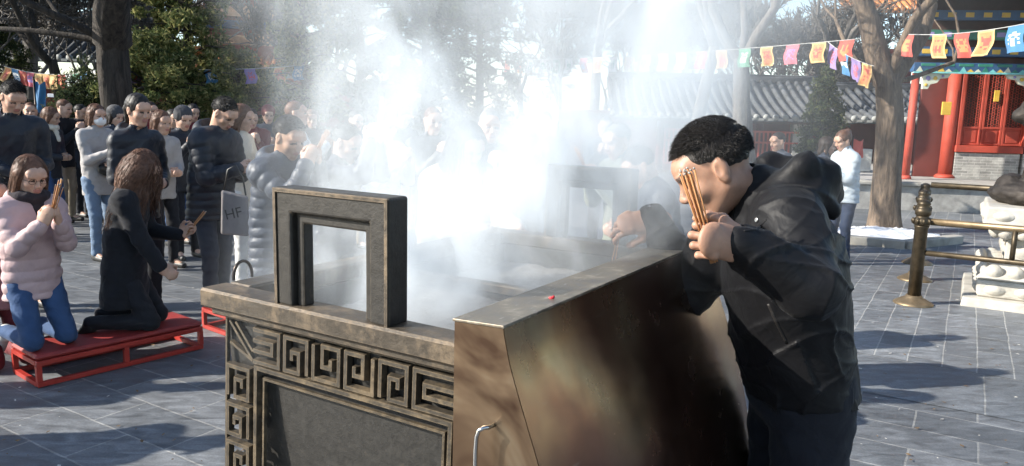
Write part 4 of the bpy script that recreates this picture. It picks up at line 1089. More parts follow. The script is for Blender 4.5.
# ------------------------------------------------------------------ tiled roofs
def tile_roof(parent, x0, x1, y0, z0, y1, z1, pitch, mt, edge, name='roof', r=.06, curve=.12, fascia=True):
    """slope from eave (y0,z0) to ridge (y1,z1) with round cover tiles running up it"""
    m_ = MB(); N = 6
    prof = [(y0+(y1-y0)*k/N, z0+(z1-z0)*k/N-curve*math.sin(math.pi*k/N)) for k in range(N+1)]
    rows = [m_.pts([(x0, y, z), (x1, y, z)]) for y, z in prof]
    for a, b in zip(rows, rows[1:]): m_.face((a, a+1, b+1, b))
    rows2 = [m_.pts([(x0, y, z-.1), (x1, y, z-.1)]) for y, z in prof]
    for a, b in zip(rows2, rows2[1:]): m_.face((a, b, b+1, a+1))
    m_.face((rows[0], rows2[0], rows2[0]+1, rows[0]+1))
    n = int((x1-x0)/pitch)
    for i in range(n+1):
        x = x0+i*pitch; m_.tube([(x, y, z+r*.4) for y, z in prof], r, 7)
    o = m_.build(name, mt, parent)
    e = MB()
    for i in range(n+1):
        x = x0+i*pitch; e.tube([(x, y0-.02, z0+r*.4), (x, y0+.035, z0+r*.4+.01)], r*1.12, 10)
        if i < n: e.box((x+pitch/2, y0-.005, z0-.03), (pitch*.55, .02, .075))
    e.build('eave_tiles', edge, o)
    e = MB(); e.box(((x0+x1)/2, y1, z1+.08), (x1-x0+.1, .2, .22), bev=.03); e.box(((x0+x1)/2, y1, z1+.22), (x1-x0+.1, .12, .07), bev=.02); e.build('ridge', mt, o)
    return o

def lattice_leaf(parent, x, w, z0, z1, y, cols=3):
    """door leaf: frame, lattice top, raised panel below"""
    m_ = MB(); fr = .05; zb = z0+(z1-z0)*.24
    for (cx, cz, dx, dz) in ((x+fr/2, (z0+z1)/2, fr, z1-z0), (x+w-fr/2, (z0+z1)/2, fr, z1-z0), (x+w/2, z0+fr/2, w-2*fr, fr), (x+w/2, z1-fr/2, w-2*fr, fr), (x+w/2, zb, w-2*fr, fr)):
        m_.box((cx, y, cz), (dx-.002, .05, dz-.002), bev=.004)
    m_.box((x+w/2, y+.012, (z0+zb)/2), (w-2*fr, .02, zb-z0-fr)); m_.box((x+w/2, y-.004, (z0+zb)/2), (w-2*fr-.08, .02, zb-z0-fr-.08), bev=.006)
    o = m_.build('door_leaf', red_paint, parent)
    l_ = MB(); a = x+fr; b = x+w-fr; za = zb+fr/2; zt = z1-fr; step = (b-a)/cols
    nr = max(2, int((zt-za)/step)); sz = (zt-za)/nr; bw_ = .014
    for i in range(cols):
        for j in range(nr):
            cx = a+step*(i+.5); cz = za+sz*(j+.5)
            for k in range(6):
                an = k*math.pi/3; p0 = Vector((cx+math.cos(an)*step*.3, y, cz+math.sin(an)*sz*.3)); an2 = an+math.pi/3; p1 = Vector((cx+math.cos(an2)*step*.3, y, cz+math.sin(an2)*sz*.3))
                l_.tube([p0, p1], bw_*.5, 4); 
                l_.tube([p0, Vector((cx+math.cos(an)*step*.62, y, cz+math.sin(an)*sz*.62))], bw_*.45, 4)
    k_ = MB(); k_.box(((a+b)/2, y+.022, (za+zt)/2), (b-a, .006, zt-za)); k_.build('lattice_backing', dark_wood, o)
    l_.build('lattice', red_paint, o); return o

# red hall at the right
HB = at(906, 170, 17.0); HB.z = .50; HA = R(-8)
hall = thing('temple_hall', 'red temple hall with lattice doors, painted beam and grey brick sill', 'building', HB, HA)
brick_m = paving_mat('grey_brick_sill', .28, .07, .006, (.2, .2, .195), (.33, .32, .3), (.5, .49, .46), 0, (0, 0), .5)
m_, t_, b_ = new_mat('grey_brick'); tc_ = t_.nodes.new('ShaderNodeTexCoord'); mp_ = t_.nodes.new('ShaderNodeMapping'); mp_.inputs['Rotation'].default_value = (R(-90), 0, 0); L(t_, tc_.outputs['Object'], mp_.inputs[0])
br_ = t_.nodes.new('ShaderNodeTexBrick'); L(t_, mp_.outputs[0], br_.inputs[0])
for k_, v_ in (('Scale', 1), ('Brick Width', .26), ('Row Height', .065), ('Mortar Size', .005)): br_.inputs[k_].default_value = v_
for k_, v_ in (('Color1', (.24, .235, .22)), ('Color2', (.4, .39, .36)), ('Mortar', (.52, .5, .46))): br_.inputs[k_].default_value = (*v_, 1)
n_ = noise(t_, 5, 5, .7, tc_.outputs['Object']); L(t_, mixc(t_, 1.0, br_.outputs[0], ramp(t_, n_.outputs[0], [(.3, (.7,)*3), (.7, (1.3,)*3)]).outputs[0], 'MULTIPLY'), b_.inputs['Base Color']); b_.inputs['Roughness'].default_value = .9
brick_m = m_
def part_box(name, c, d, mt, parent, bev=.008):
    q = MB(); q.box(c, d, bev=bev); return q.build(name, mt, parent)
def column(x, y, r, z0, z1, parent, mt=red_paint):
    q = MB(); q.lathe([(r*1.5, z0), (r*1.5, z0+.04), (r*1.15, z0+.09)], (x, y, 0), 16); q.lathe([(r, z0+.09), (r*.97, z1)], (x, y, 0), 18); return q.build('column', mt, parent)
ZB = 2.38
column(0, 0, .085, 0, ZB, hall); column(2.52, -.35, .15, 0, ZB+.15, hall); column(1.24, 1.0, .15, 0, ZB+.2, hall); column(6.0, -.35, .15, 0, ZB+.15, hall)
part_box('brick_sill', (2.08, 1.02, .31), (1.42, .3, .62), brick_m, hall)
part_box('sill_beam', (2.08, .98, .71), (1.47, .34, .16), red_paint, hall)
for xx in (1.41, 2.86): part_box('door_post', (xx, .98, 1.65), (.09, .2, 1.72), red_paint, hall)
for i in range(3): lattice_leaf(hall, 1.46+i*.46, .45, .8, 2.5, .98)
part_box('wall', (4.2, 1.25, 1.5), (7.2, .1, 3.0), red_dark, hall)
part_box('brick_sill', (4.55, 1.0, .31), (3.4, .3, .62), brick_m, hall)
# painted beam with scalloped multicolour band
bm_ = part_box('painted_beam', (3.0, -.12, ZB+.12), (6.3, .22, .2), blue_paint, hall)
q = MB(); rs = np.random.RandomState(2)
for i in range(42):
    q.cur = i % 4; x = -.1+i*.15
    q.prism([(x, ZB+.025), (x+.075, ZB+.09+.05*(i % 3 == 0)), (x+.145, ZB+.025)], -.243, -.236)
q.build('beam_scallops', [pale_paint, green_paint, simple('teal_paint', (.2, .55, .55), .5, bs=0), gold_m], bm_)
part_box('beam_edge', (3.0, -.245, ZB+.002), (6.3, .03, .035), simple('teal_paint', (.2, .55, .55), .5, bs=0), bm_, .003)
q = MB()
for i in range(16): q.box((.15+i*.39, -.232, ZB+.17), (.3, .012, .06), bev=.01)
q.build('beam_panels', green_paint, bm_)
def bracket(x, s_):
    q = MB(); q.cur = 0
    P = [(0, 0), (0, -.34), (.12, -.34), (.16, -.24), (.3, -.2), (.36, -.11), (.52, -.09), (.58, 0)]
    q.prism([(x+s_*a, ZB-.015+b) for a, b in P], -.18, -.1); o = bevel(q.build('corner_bracket', pale_paint, hall), .006)
    q = MB()
    for a, b, r_, c in ((.1, -.1, .05, 0), (.25, -.1, .045, 1), (.4, -.05, .03, 0), (.07, -.25, .035, 1)):
        q.cur = c; q.lathe([(r_, 0), (r_, .006), (r_*.5, .012)], (0, 0, 0), 10, mat=Matrix.Translation((x+s_*a, -.182, ZB-.015+b)) @ Matrix.Rotation(R(90), 4, 'X'))
    q.build('bracket_flower', [simple('mauve_paint', (.3, .25, .5), .5, bs=0), gold_m], o)
bracket(.09, 1); bracket(2.36, -1)
# rafters and eave
q = MB()
for i in range(26): q.tube([(-.6+i*.27, 1.2, 4.7), (-.6+i*.27, -1.75, 3.86)], .045, 6)
q.build('rafters', green_paint, hall)
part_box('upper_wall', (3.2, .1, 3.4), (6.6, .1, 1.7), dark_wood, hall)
for k_, (z_, mt_) in enumerate(((2.85, blue_paint), (3.2, green_paint), (3.6, blue_paint))):
    bb_ = part_box('upper_beam', (3.2, -.05-.12*k_, z_), (6.6, .18, .2), mt_, hall)
    q = MB()
    for i in range(18): q.box((.1+i*.36, -.145-.12*k_, z_), (.17, .008, .1), bev=.003)
    q.build('gilt_motifs', gold_m if k_ != 1 else simple('mauve_paint', (.3, .25, .5), .5, bs=0), bb_)
tile_roof(hall, -1.2, 7.8, -1.9, 3.95, 3.2, 6.2, .24, tile_m, tile_edge)
part_box('plaque', (.95, .6, 1.63), (.2, .05, .3), gold_m, hall)
# red-gold lantern tassel in the middle door
tag(part_box('hanging_banner', (0, 0, 0), (.12, .02, .26), gold_m, None), 'small yellow paper charm hanging on the lattice doors', 'charm').matrix_world = Matrix.Translation(HB) @ Matrix.Rotation(HA, 4, 'Z') @ Matrix.Translation((2.15, .93, 1.95))

# long grey-roofed gallery in the middle distance
GB = atg(640, 25.5); gal = thing('gallery_hall', 'long low hall with a snow-lined grey tile roof and red railings', 'building', GB, R(-4))
def gx(px): return (at(px, 120, 25).x-GB.x)
tile_roof(gal, gx(612), gx(838), -1.6, 1.84, 1.8, 3.15, .3, tile_m, tile_edge, r=.085)
tile_roof(gal, gx(826), gx(1000), -2.6, 1.86, .8, 2.9, .3, tile_m, tile_edge, r=.085)
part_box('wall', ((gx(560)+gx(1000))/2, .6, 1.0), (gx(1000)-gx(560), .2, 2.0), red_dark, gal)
part_box('eave_board', ((gx(560)+gx(838))/2, -1.2, 1.78), (gx(838)-gx(560), .1, .2), dark_wood, gal)
evergreen(atg(822, 19.5), 3.0, .55, 'small dark cypress before the joint of the two grey roofs', ever_d, 44, 9000, .05, .9, name='cypress', group=None)
part_box('pier', (gx(794), -1.0, .95), (.55, .4, 1.9), stone_grey, gal)
for px in (660, 700, 755, 905, 935): column(gx(px), -1.0, .12, 0, 1.85, gal, red_dark)
part_box('grey_panel', (gx(818), -.6, .6), (1.2, .1, 1.2), simple('dark_blue_panel', (.1, .12, .15), .6, bs=.1), gal)
def railing(x0, x1, y, z0, z1):
    q = MB(); n = int((x1-x0)/.13)
    for i in range(n+1): q.box((x0+(x1-x0)*i/n, y, (z0+z1)/2), (.05, .05, z1-z0-.12))
    for z in (z0+.03, z1-.03, (z0+z1)/2+.2): q.box(((x0+x1)/2, y-.03, z), (x1-x0, .05, .06))
    return q.build('railing', red_paint, gal)
railing(gx(738), gx(791), -1.15, .3, 1.45); railing(gx(664), gx(734), -1.15, .3, 1.45)
railing(gx(905), gx(940), -1.3, .4, 1.5)
# air-conditioner box by the gallery
ac = thing('air_conditioner', 'white outdoor air-conditioner unit with a round fan by the red wall', 'air conditioner', atg(856, 19.5, .5), R(-6))
part_box('case', (0, 0, .3), (.85, .35, .58), simple('ac_white', (.6, .6, .57), .5, bs=0), ac)
q = MB(); q.lathe([(.23, 0), (.23, .02), (.19, .03), (.05, .02), (.04, .035)], (0, 0, 0), 24, mat=Matrix.Translation((-.12, -.176, .3)) @ Matrix.Rotation(R(90), 4, 'X')); q.build('fan_grille', dark_metal_m, ac)
# orange roof at top right behind the tree, orange-trimmed building at top left
hr = thing('far_hall', 'far hall with a glazed orange tile roof showing behind the tree top', 'building', atg(868, 34), 0)
part_box('wall', (0, 1.5, 2.6), (4, 2, 5.2), red_dark, hr); tile_roof(hr, -1.9, 1.4, -1.2, 6.6, 1.5, 8.6, .3, orange_tile, orange_tile, r=.1)
tl = thing('tall_pavilion', 'tall red pavilion with pale bands half hidden by the junipers', 'building', atg(252, 30), R(6))
part_box('wall', (0, 1.2, 3.0), (3.6, 2, 9), simple('pavilion_red', (.3, .09, .06), .7, bs=.1), tl)
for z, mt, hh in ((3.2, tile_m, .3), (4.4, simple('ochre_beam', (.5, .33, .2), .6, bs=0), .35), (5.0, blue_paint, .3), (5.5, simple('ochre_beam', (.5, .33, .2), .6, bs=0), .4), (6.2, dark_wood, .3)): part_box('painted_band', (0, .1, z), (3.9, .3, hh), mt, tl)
tile_roof(tl, -2.2, 2.2, -1.0, 3.0, .4, 3.9, .26, orange_tile, tile_edge, r=.08)
# red wall with a tiled coping at far left
lw = thing('courtyard_wall', 'long dark red wall under grey tiles at far left', 'wall', atg(-60, 23), R(2))
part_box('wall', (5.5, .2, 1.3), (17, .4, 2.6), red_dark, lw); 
tile_roof(lw, -3, 7.2, -1.4, 3.0, .6, 4.3, .3, tile_m, tile_edge, r=.08)
part_box('awning', (5.4, -1.0, 1.95), (2.6, .8, .1), simple('white_awning', (.7, .74, .8), .6, bs=0), lw)
part_box('awning', (9.1, -1.0, 1.75), (.9, .6, .12), simple('white_awning', (.7, .74, .8), .6, bs=0), lw)
sheet_m = simple('mid_wall', (.12, .03, .025), .85, var=.2, bs=.1)
# far trees fill behind everything: three built, the rest copied
RMIN[0] = .019
far_src = [bare_tree('bare_tree', atg(px, D), .13, 2.0, lb, bark_grey, sd_, depth=7, limb=1.25, forks=4, group='bare trees in the courtyard', flare=1.2) for px, D, lb, sd_ in
    ((640, 33, 'twiggy bare tree above the smoke left of the gallery roof', 61), (790, 34, 'twiggy bare tree over the middle of the gallery roof', 63), (20, 20, 'twiggy bare tree in the top left corner', 67))]
for k, (px, D, s_, lb) in enumerate(((560, 30, 1.1, 'twiggy bare tree just right of the dark evergreens'), (605, 37, 1.2, 'twiggy bare tree rising in the brightest smoke'), (700, 36, 1.15, 'twiggy bare tree behind the slim pale trunk'), (745, 31, 1.05, 'twiggy bare tree behind the grey forked trunk'), (845, 33, 1.1, 'twiggy bare tree between the gallery and the thick tree'),
        (68, 17, .8, 'twiggy bare tree over the left flag string'), (100, 24, 1.1, 'twiggy bare tree behind the dark heavy trunk'), (160, 26, 1.3, 'twiggy bare tree in the sky gap right of the dark heavy trunk'), (-20, 16, .8, 'twiggy bare tree cut by the left edge'), (520, 34, 1.3, 'twiggy bare tree behind the right end of the evergreens'), (330, 30, 1.4, 'twiggy bare tree behind the tall juniper'))):
    c_ = copy_tree(far_src[k % 3]); c_.location = atg(px, D); c_.rotation_euler = (0, 0, 1.3*k+.5); c_.scale = (s_,)*3; tag(c_, lb)
RMIN[0] = .008

# ------------------------------------------------------------------ flags
FC = dict(o=(.62, .24, .1), p=(.55, .12, .16), r=(.5, .09, .07), y=(.66, .44, .18), b=(.06, .2, .4), g=(.12, .3, .2), w=(.6, .6, .58), v=(.25, .18, .4))
def cloth(c): return simple('flag_'+c, FC[c], .8, var=.12, scale=8, bs=.1, sheen=.2)
string_m = simple('string', (.5, .5, .48), .8, bs=0)
def bunting(A, B, sag, cols, w_, h_, label, seed=0, gaps=None, skip=()):
    A = Vector(A); B = Vector(B); t = thing('flag_string', label, 'bunting', A, 0); d = B-A; n = len(cols)
    def pt(s): return d*s-Vector((0, 0, sag*4*s*(1-s)))
    q = MB(); q.tube([pt(k/30) for k in range(31)], .006, 4); q.build('string', string_m, t)
    rs = np.random.RandomState(seed); hd = Vector((d.x, d.y, 0)).normalized(); nr = Vector((-hd.y, hd.x, 0))
    for i, c in enumerate(cols):
        if c == '-': continue
        p = pt((i+.5)/n); NX, NZ = 10, 13; V = []; ph = rs.rand()*6; sw = rs.normal()*.12
        for a in range(NX+1):
            for b in range(NZ+1):
                x = (a/NX-.5)*w_; z = -b/NZ*h_; o = .03*math.sin(a*.7+ph)*(b/NZ)+sw*(b/NZ)**1.5*h_
                s2 = (i+.5)/n+(x/d.length); top_ = pt(s2); V.append(top_+Vector((0, 0, z))+nr*o+hd*(.02*math.sin(b*.5+ph)))
        ii = np.arange((NX+1)*(NZ+1)).reshape(NX+1, NZ+1); Q = np.stack([ii[:-1, :-1].ravel(), ii[1:, :-1].ravel(), ii[1:, 1:].ravel(), ii[:-1, 1:].ravel()], 1)
        m_ = np.zeros((NX, NZ), int); blob = rs.rand(NX//2+1, NZ) > .42
        for a in range(NX):
            for b in range(NZ):
                aa = min(a, NX-1-a)
                if 1 < a < NX-2 and 2 < b < NZ-3 and blob[aa, b]: m_[a, b] = 1
                if a in (0, NX-1) or b in (0, NZ-1): m_[a, b] = 2
        ct = {'o': 'r', 'p': 'v', 'r': 'o', 'y': 'o', 'b': 'w', 'g': 'w', 'w': 'g', 'v': 'p'}[c]
        me = np_mesh('flag', np.array([tuple(v) for v in V]), Q, mats=m_.ravel())
        add('flag', me, [cloth(c), cloth(ct), cloth(c if c != 'o' else 'y')], t)
    return t
bunting(at(500, 60, 20), at(868, 38, 12.0), .08, list('-r-o-w-w-g-w-p-o-w-y-p-o-p-r-o-g-o-p-o-r-'), .25, .33, 'long string of small printed flags running across the smoke to the thick tree', 3)
bunting(at(902, 34, 11.6), at(1110, 2, 8.4), .12, list('r--o-r-o-b-r-o-'), .27, .33, 'string of orange and pink printed flags before the red hall', 5)
bunting(at(828, 42, 12.8), at(874, 66, 11.5), .05, list('vbvo'), .27, .34, 'short string of blue and violet flags left of the thick tree', 7)
bunting(at(4, 66, 15), at(96, 70, 14), .12, list('obrpyoyrwgbw'), .2, .28, 'string of little coloured flags above the crowd at far left', 9)
bunting(at(118, 66, 13.2), at(330, 62, 15), .1, list('-vo--w--b---v--o-b---'), .2, .28, 'flags glimpsed between the juniper branches', 11)
def banner(p, w_, h_, mt, label, name='banner'):
    t = thing(name, label, 'banner', p, R(10)); q = MB(); q.tube([(0, 0, -2.2), (0, 0, .1)], .015, 6); q.build('pole', dark_metal_m, t)
    n = 8; V = []
    for a in range(n+1):
        for b in range(n+1): V.append((a/n*w_, .04*math.sin(a*.9+b*.4), -b/n*h_+.03*math.sin(a)))
    ii = np.arange((n+1)**2).reshape(n+1, n+1); Q = np.stack([ii[:-1, :-1].ravel(), ii[1:, :-1].ravel(), ii[1:, 1:].ravel(), ii[:-1, 1:].ravel()], 1)
    add('cloth', np_mesh('cloth', np.array(V), Q), mt, t)
banner(at(34, 83, 12.5), .16, .5, cloth('b'), 'bright blue banner over the far crowd at left')
banner(at(853, 140, 18), .3, .45, cloth('r'), 'small red flag beside the air-conditioner')
for k, (px, py, D) in enumerate(((66, 60, 13),)):
    pass

# ------------------------------------------------------------------ fence of bronze bollards and rails
bronze = simple('dark_bronze', (.09, .07, .045), .45, .7, var=.4, scale=12, bs=.2); brass = simple('worn_brass', (.27, .2, .12), .45, .7, var=.3, scale=10, bs=.15)
PB = gp(913, 304); POSTS = [PB, gp(914.5, 280), gp(917, 263.5)]
def bollard(p, label):
    t = thing('bollard', label, 'bollard', p, 0, 'bronze bollards round the stone pedestal')
    q = MB(); q.lathe([(.175, 0), (.175, .015), (.15, .035), (.11, .06), (.075, .08), (.07, .10)], n=20); q.build('foot', brass, t)
    q = MB(); q.lathe([(.058, .10), (.056, .82), (.064, .835), (.064, .85)], n=16); q.build('shaft', bronze, t)
    q = MB(); q.lathe([(.064, .85), (.078, .87), (.08, .91), (.066, .93), (.055, .94), (.055, .955), (.068, .965), (.07, 1.02), (.06, 1.03), (.05, 1.06), (.058, 1.075), (.05, 1.10), (.02, 1.12)], n=16)
    for k in range(10): a = k*math.pi/5; q.tube([(.074*math.cos(a), .074*math.sin(a), .87), (.084*math.cos(a), .084*math.sin(a), .9), (.072*math.cos(a), .072*math.sin(a), .925)], .012, 6)
    q.build('finial', bronze, t); t.scale = (1, 1, .89); return t
for p, l_ in zip(POSTS, ('nearest bronze bollard with a brass foot and carved finial', 'middle bronze bollard hidden behind the nearest one', 'farthest bronze bollard behind the nearest one')): bollard(p, l_)
def rails(A, B, zs, label, balusters=()):
    t = thing('fence_rail', label, 'railing', A, 0); d = B-A; d.z = 0
    e = d.normalized()*.055
    for z, r_, mt in zs: q = MB(); q.tube([e+Vector((0, 0, z)), d*.5+Vector((0, 0, z-.004)), d-e+Vector((0, 0, z))], r_, 10); q.build('rail', mt, t)
    for s in balusters: q = MB(); q.tube([d*s+Vector((0, 0, zs[1][0])), d*s+Vector((0, 0, zs[0][0]))], .022, 8); q.build('baluster', bronze, t)
PR = PB+U*2.6
rails(PB, PR, ((.80, .03, brass), (.5, .026, bronze)), 'brass-topped double rail running right from the nearest bollard', (.28, .7))
rails(POSTS[0], POSTS[1], ((.83, .03, bronze), (.52, .03, bronze)), 'double rail between the nearest and middle bollards')
rails(POSTS[1], POSTS[2], ((.83, .03, bronze), (.52, .03, bronze)), 'double rail between the middle and farthest bollards')
rails(POSTS[2], POSTS[2]+U*3.2, ((.98, .036, bronze), (.52, .032, bronze)), 'rear double rail passing behind the stone pedestal')

# ------------------------------------------------------------------ carved stone pedestal with bronze figure
PA = BA; PC = gp(960, 306)+U*.74+Vv*.74
ped = thing('stone_pedestal', 'white carved stone pedestal with lotus petals at the right edge', 'pedestal', PC, PA)
def tier(name, z0, z1, h0, h1, bev=.02):
    q = MB(); n0 = q.pts([(-h0, -h0, z0), (h0, -h0, z0), (h0, h0, z0), (-h0, h0, z0)]); n1 = q.pts([(-h1, -h1, z1), (h1, -h1, z1), (h1, h1, z1), (-h1, h1, z1)])
    for k in range(4): q.face((n0+k, n0+(k+1) % 4, n1+(k+1) % 4, n1+k))
    q.face([n0+k for k in (3, 2, 1, 0)]); q.face([n1+k for k in range(4)]); return bevel(q.build(name, stone_white, ped), bev, 3)
tier('base_plate', 0, .09, .74, .73, .01); tier('foot', .09, .26, .62, .64, .03); tier('lower_bulge', .262, .40, .66, .5, .04); tier('waist', .40, .64, .43, .43, .015); tier('upper_bulge', .64, .76, .46, .62, .03); tier('top_slab', .762, .95, .64, .62, .02)
def petals(z, hh, half, n, outward, nm):
    q = Shape()
    for sd in range(4):
        Mx = Matrix.Rotation(sd*math.pi/2, 3, 'Z')
        for i in range(n):
            x = (i+.5)/n*2*half-half; c = Mx @ Vector((x, -half-.004*1, z)); q.ell(np.array(c), (half/n*.86 if sd % 2 == 0 else .05, .05 if sd % 2 == 0 else half/n*.86, hh), k=.01)
            c = Mx @ Vector((x, -half-.05, z+hh*.1)); q.ell(np.array(c), (half/n*.4 if sd % 2 == 0 else .012, .012 if sd % 2 == 0 else half/n*.4, hh*.45), k=.008)
    V, Q, m = q.mesh(.012); add(nm, np_mesh(nm, V, Q), stone_white, ped)
petals(.335, .075, .585, 7, 1, 'lotus_petals'); petals(.70, .06, .52, 7, 1, 'lotus_petals'); petals(.17, .06, .6, 5, 1, 'scroll_carving'); petals(.86, .055, .6, 5, 1, 'scroll_carving'); petals(.52, .08, .4, 3, 1, 'waist_carving')
lion = thing('bronze_lion', 'dark bronze lion on a rocky base on top of the pedestal, cut by the edge', 'statue', PC+Vector((0, 0, .95)), PA)
iron_dark = simple('weathered_bronze', (.05, .042, .036), .65, .4, var=.45, scale=9, bs=.6, bd=.01, bscale=40)
q = Shape(); q.ell((0, 0, .1), (.62, .5, .17), k=.05); rs = np.random.RandomState(4)
for i in range(26): a = rs.rand()*6.28; q.ell((math.cos(a)*.45, math.sin(a)*.38, .06+.14*rs.rand()), (.12, .12, .09), k=.03)
q.cut((0, 0, 0), (0, 0, -1)); V, Q, m = q.mesh(.016, lambda X: .012*wob(X, 40, 3)); add('rock_base', np_mesh('rock_base', V, Q), iron_dark, lion)
q = Shape(); q.ell((.05, 0, .42), (.26, .2, .22), k=.08); q.cone((-.12, 0, .45), (-.22, 0, .78), .17, .15, k=.08); q.ell((-.28, 0, .9), (.16, .16, .17), k=.06); q.ell((-.42, 0, .85), (.08, .09, .07), k=.04)
for y in (1, -1): q.cone((-.22, y*.12, .6), (-.3, y*.13, .2), .075, .06, k=.04); q.ell((-.36, y*.13, .2), (.09, .06, .05), k=.03); q.cone((.15, y*.16, .4), (-.02, y*.2, .24), .12, .08, k=.05); q.ell((-.25, y*.13, 1.02), (.05, .03, .05), k=.03)
for i in range(40): a = rs.rand()*6.28; e = rs.rand()*2.2-.7; q.ell((-.2+.17*math.cos(a)*math.cos(e), .18*math.sin(a)*math.cos(e), .85+.18*math.sin(e)), (.045,)*3, k=.015)
V, Q, m = q.mesh(.014, lambda X: .006*wob(X, 50, 9)); add('lion', np_mesh('lion', V, Q), iron_dark, lion)

# ------------------------------------------------------------------ kneeling benches
bench_red = simple('bench_red', (.36, .03, .02), .45, var=.15, scale=8, bs=.1); cushion_m = simple('maroon_cushion', (.25, .025, .022), .6, var=.2, scale=10, bs=.2)
def kneeler(c, rz, label, ln=1.04, wd=.4, h=.2):
    t = thing('kneeling_bench', label, 'bench', c, rz, 'red kneeling benches'); s_ = .03
    q = MB(); q.box((0, 0, h-.018), (ln, wd, .036), bev=.014); bevel(q.build('cushion', cushion_m, t), .005)
    for y in (-1, 1):
        q = MB(); q.box((0, y*(wd/2-s_/2), h-.052), (ln-.004, s_, s_), bev=.003); q.box((0, y*(wd/2-s_/2), s_/2+.004), (ln-.004, s_, s_), bev=.003); q.build('side_rail', bench_red, t)
        for x in (-ln/2+s_/2, 0, ln/2-s_/2): q = MB(); q.box((x, y*(wd/2-s_/2), h/2-.016), (s_-.001, s_-.001, h-.072-s_)); q.build('leg', bench_red, t)
    for x in (-ln/2+s_/2, ln/2-s_/2): q = MB(); q.box((x, 0, s_/2+.004), (s_-.002, wd-2*s_-.002, s_-.002)); q.box((x, 0, h-.052), (s_-.002, wd-2*s_-.002, s_-.002)); q.build('cross_rail', bench_red, t)
    return t
A_ = gp(38, 389); B_ = gp(204, 349); d_ = (B_-A_); KA = math.atan2(d_.y, d_.x); nrm = Vector((-d_.y, d_.x, 0)).normalized()
kneeler((A_+B_)/2+nrm*.2, KA, 'long low red kneeling bench under the two kneeling women', d_.length)
kneeler(gp(214, 329)+Vector((.38, .3, 0)), KA, 'second red kneeling bench half hidden behind the burner corner')

# litter: dry leaves, paper scraps and ash flakes on the paving
rs = np.random.RandomState(12); n = 900; D_ = 3.2+9*rs.rand(n)**1.3; X_ = (rs.rand(n)*1.5-.75)*D_; s_ = .006+.014*rs.rand(n)**2; a_ = rs.rand(n)*6.28
V = []; 
for i in range(n):
    for k in range(4):
        an = a_[i]+k*1.57; r_ = s_[i]*(1 if k % 2 else .5); V.append((X_[i]+r_*math.cos(an), D_[i]+r_*math.sin(an), .007+.006*rs.rand()))
tag(add('litter', np_mesh('litter', np.array(V), np.arange(n*4).reshape(n, 4), mats=(rs.rand(n) > .6).astype(int), smooth=False), [simple('dry_leaf', (.16, .1, .05), .9, bs=0), simple('paper_scrap', (.5, .48, .44), .9, bs=0)]), 'dry leaf scraps and ash flakes scattered on the paving', 'litter', kind='stuff')
# ------------------------------------------------------------------ the crowd
sk_a = skin('a', (.52, .32, .23)); sk_b = skin('b', (.42, .26, .18)); sk_c = skin('c', (.55, .36, .27))
def fm(n, c, **k): return fabric(n, c, **k)
down_black = fm('down_black', (.016, .019, .027), rough=.5, fold=.3); down_navy = fm('down_navy', (.022, .03, .05), rough=.5, fold=.3); down_slate = fm('down_slate', (.045, .055, .075), rough=.5, fold=.3)
pink_down = fm('pink_down', (.5, .36, .36), rough=.55, fold=.3); wool_black = fm('wool_black', (.010, .011, .015), rough=.9, sheen=.3); coat_grey = fm('coat_grey', (.36, .34, .33), rough=.7)
cream = fm('cream_coat', (.66, .6, .5), rough=.8); white_c = fm('white_cloth', (.7, .69, .66), rough=.8); pale_blue = fm('pale_blue_down', (.5, .56, .6), rough=.55); olive = fm('olive_cloth', (.2, .22, .17), rough=.8)
jeans = fm('blue_jeans', (.035, .075, .17), rough=.85); jeans_l = fm('light_jeans', (.14, .2, .29), rough=.85); black_tr = fm('black_trousers', (.012, .013, .018), rough=.85); khaki = fm('khaki', (.3, .25, .18))
maroon = fm('maroon_cloth', (.16, .02, .025)); shoe_w = simple('white_shoe', (.6, .6, .58), .5, bs=.1); shoe_k = simple('black_shoe', (.02, .02, .02), .5, bs=.1)
scarf_m = fm('dark_scarf', (.03, .025, .03), rough=.95)
def person(px, D, face, label, h=1.68, top=down_black, pants=black_tr, sk=sk_a, hair='short', hm=None, puffer=0.0, pitch=.07, hem=.12, hood=False, group=None, z=0, vox=.012, hn=500, shoes=None, bulk=1.0, pos=None, collar=True, wr=.006, skirt=1.0, hcurl=(50, 50, 35), wave=0, hl=.42, **pk):
    O = pos if pos is not None else atg(px, D); t = thing('person', label, 'person', O, R(face), group)
    J = pose(h, **pk); J['hs'] = .96
    near = D < 6.5
    body(J, sk, t, hv=.0055 if near else .008, hvox=.0055 if near else .009, hcurl=hcurl)
    make_hair(hair, J, hm or (hair_black, hair_dkbrown, hair_brown)[int(abs(px)*3+D*7) % 3 if h < 5 and hm is None and not near else 0], t, .007 if near else .01, n=hn if near else int(hn*.35), seed=int(abs(px)*7+D), wave=wave, length=hl)
    dress(J, top, pants, t, vox=vox, puffer=puffer, pitch=pitch, hem=hem, hood=hood, shoes=shoes or shoe_k, bulk=bulk, collar=collar, wr=wr, skirt=skirt)
    W = Matrix.Translation(O) @ Matrix.Rotation(R(face), 4, 'Z')
    return t, J, W
def beanie(J, t, mt):
    H = Matrix.Translation(J['head']) @ J['headR'].to_4x4() @ Matrix.Scale(J['hs'], 4); S = Shape()
    S.ell((-.024, 0, .045), (.113, .094, .105), k=.01); S.cut((0, 0, .03), (-.25, 0, -1), .004); S.cone((-.02, -.0, .032), (-.018, 0, .05), .1, .1, k=.01, flat=(0, 0, 1), fs=.99)
    V, Q, m = xf(S.mesh(.008, lambda X: .002*np.sin(X[:, 1]*260)), H); add('beanie', np_mesh('beanie', V, Q), mt, t)
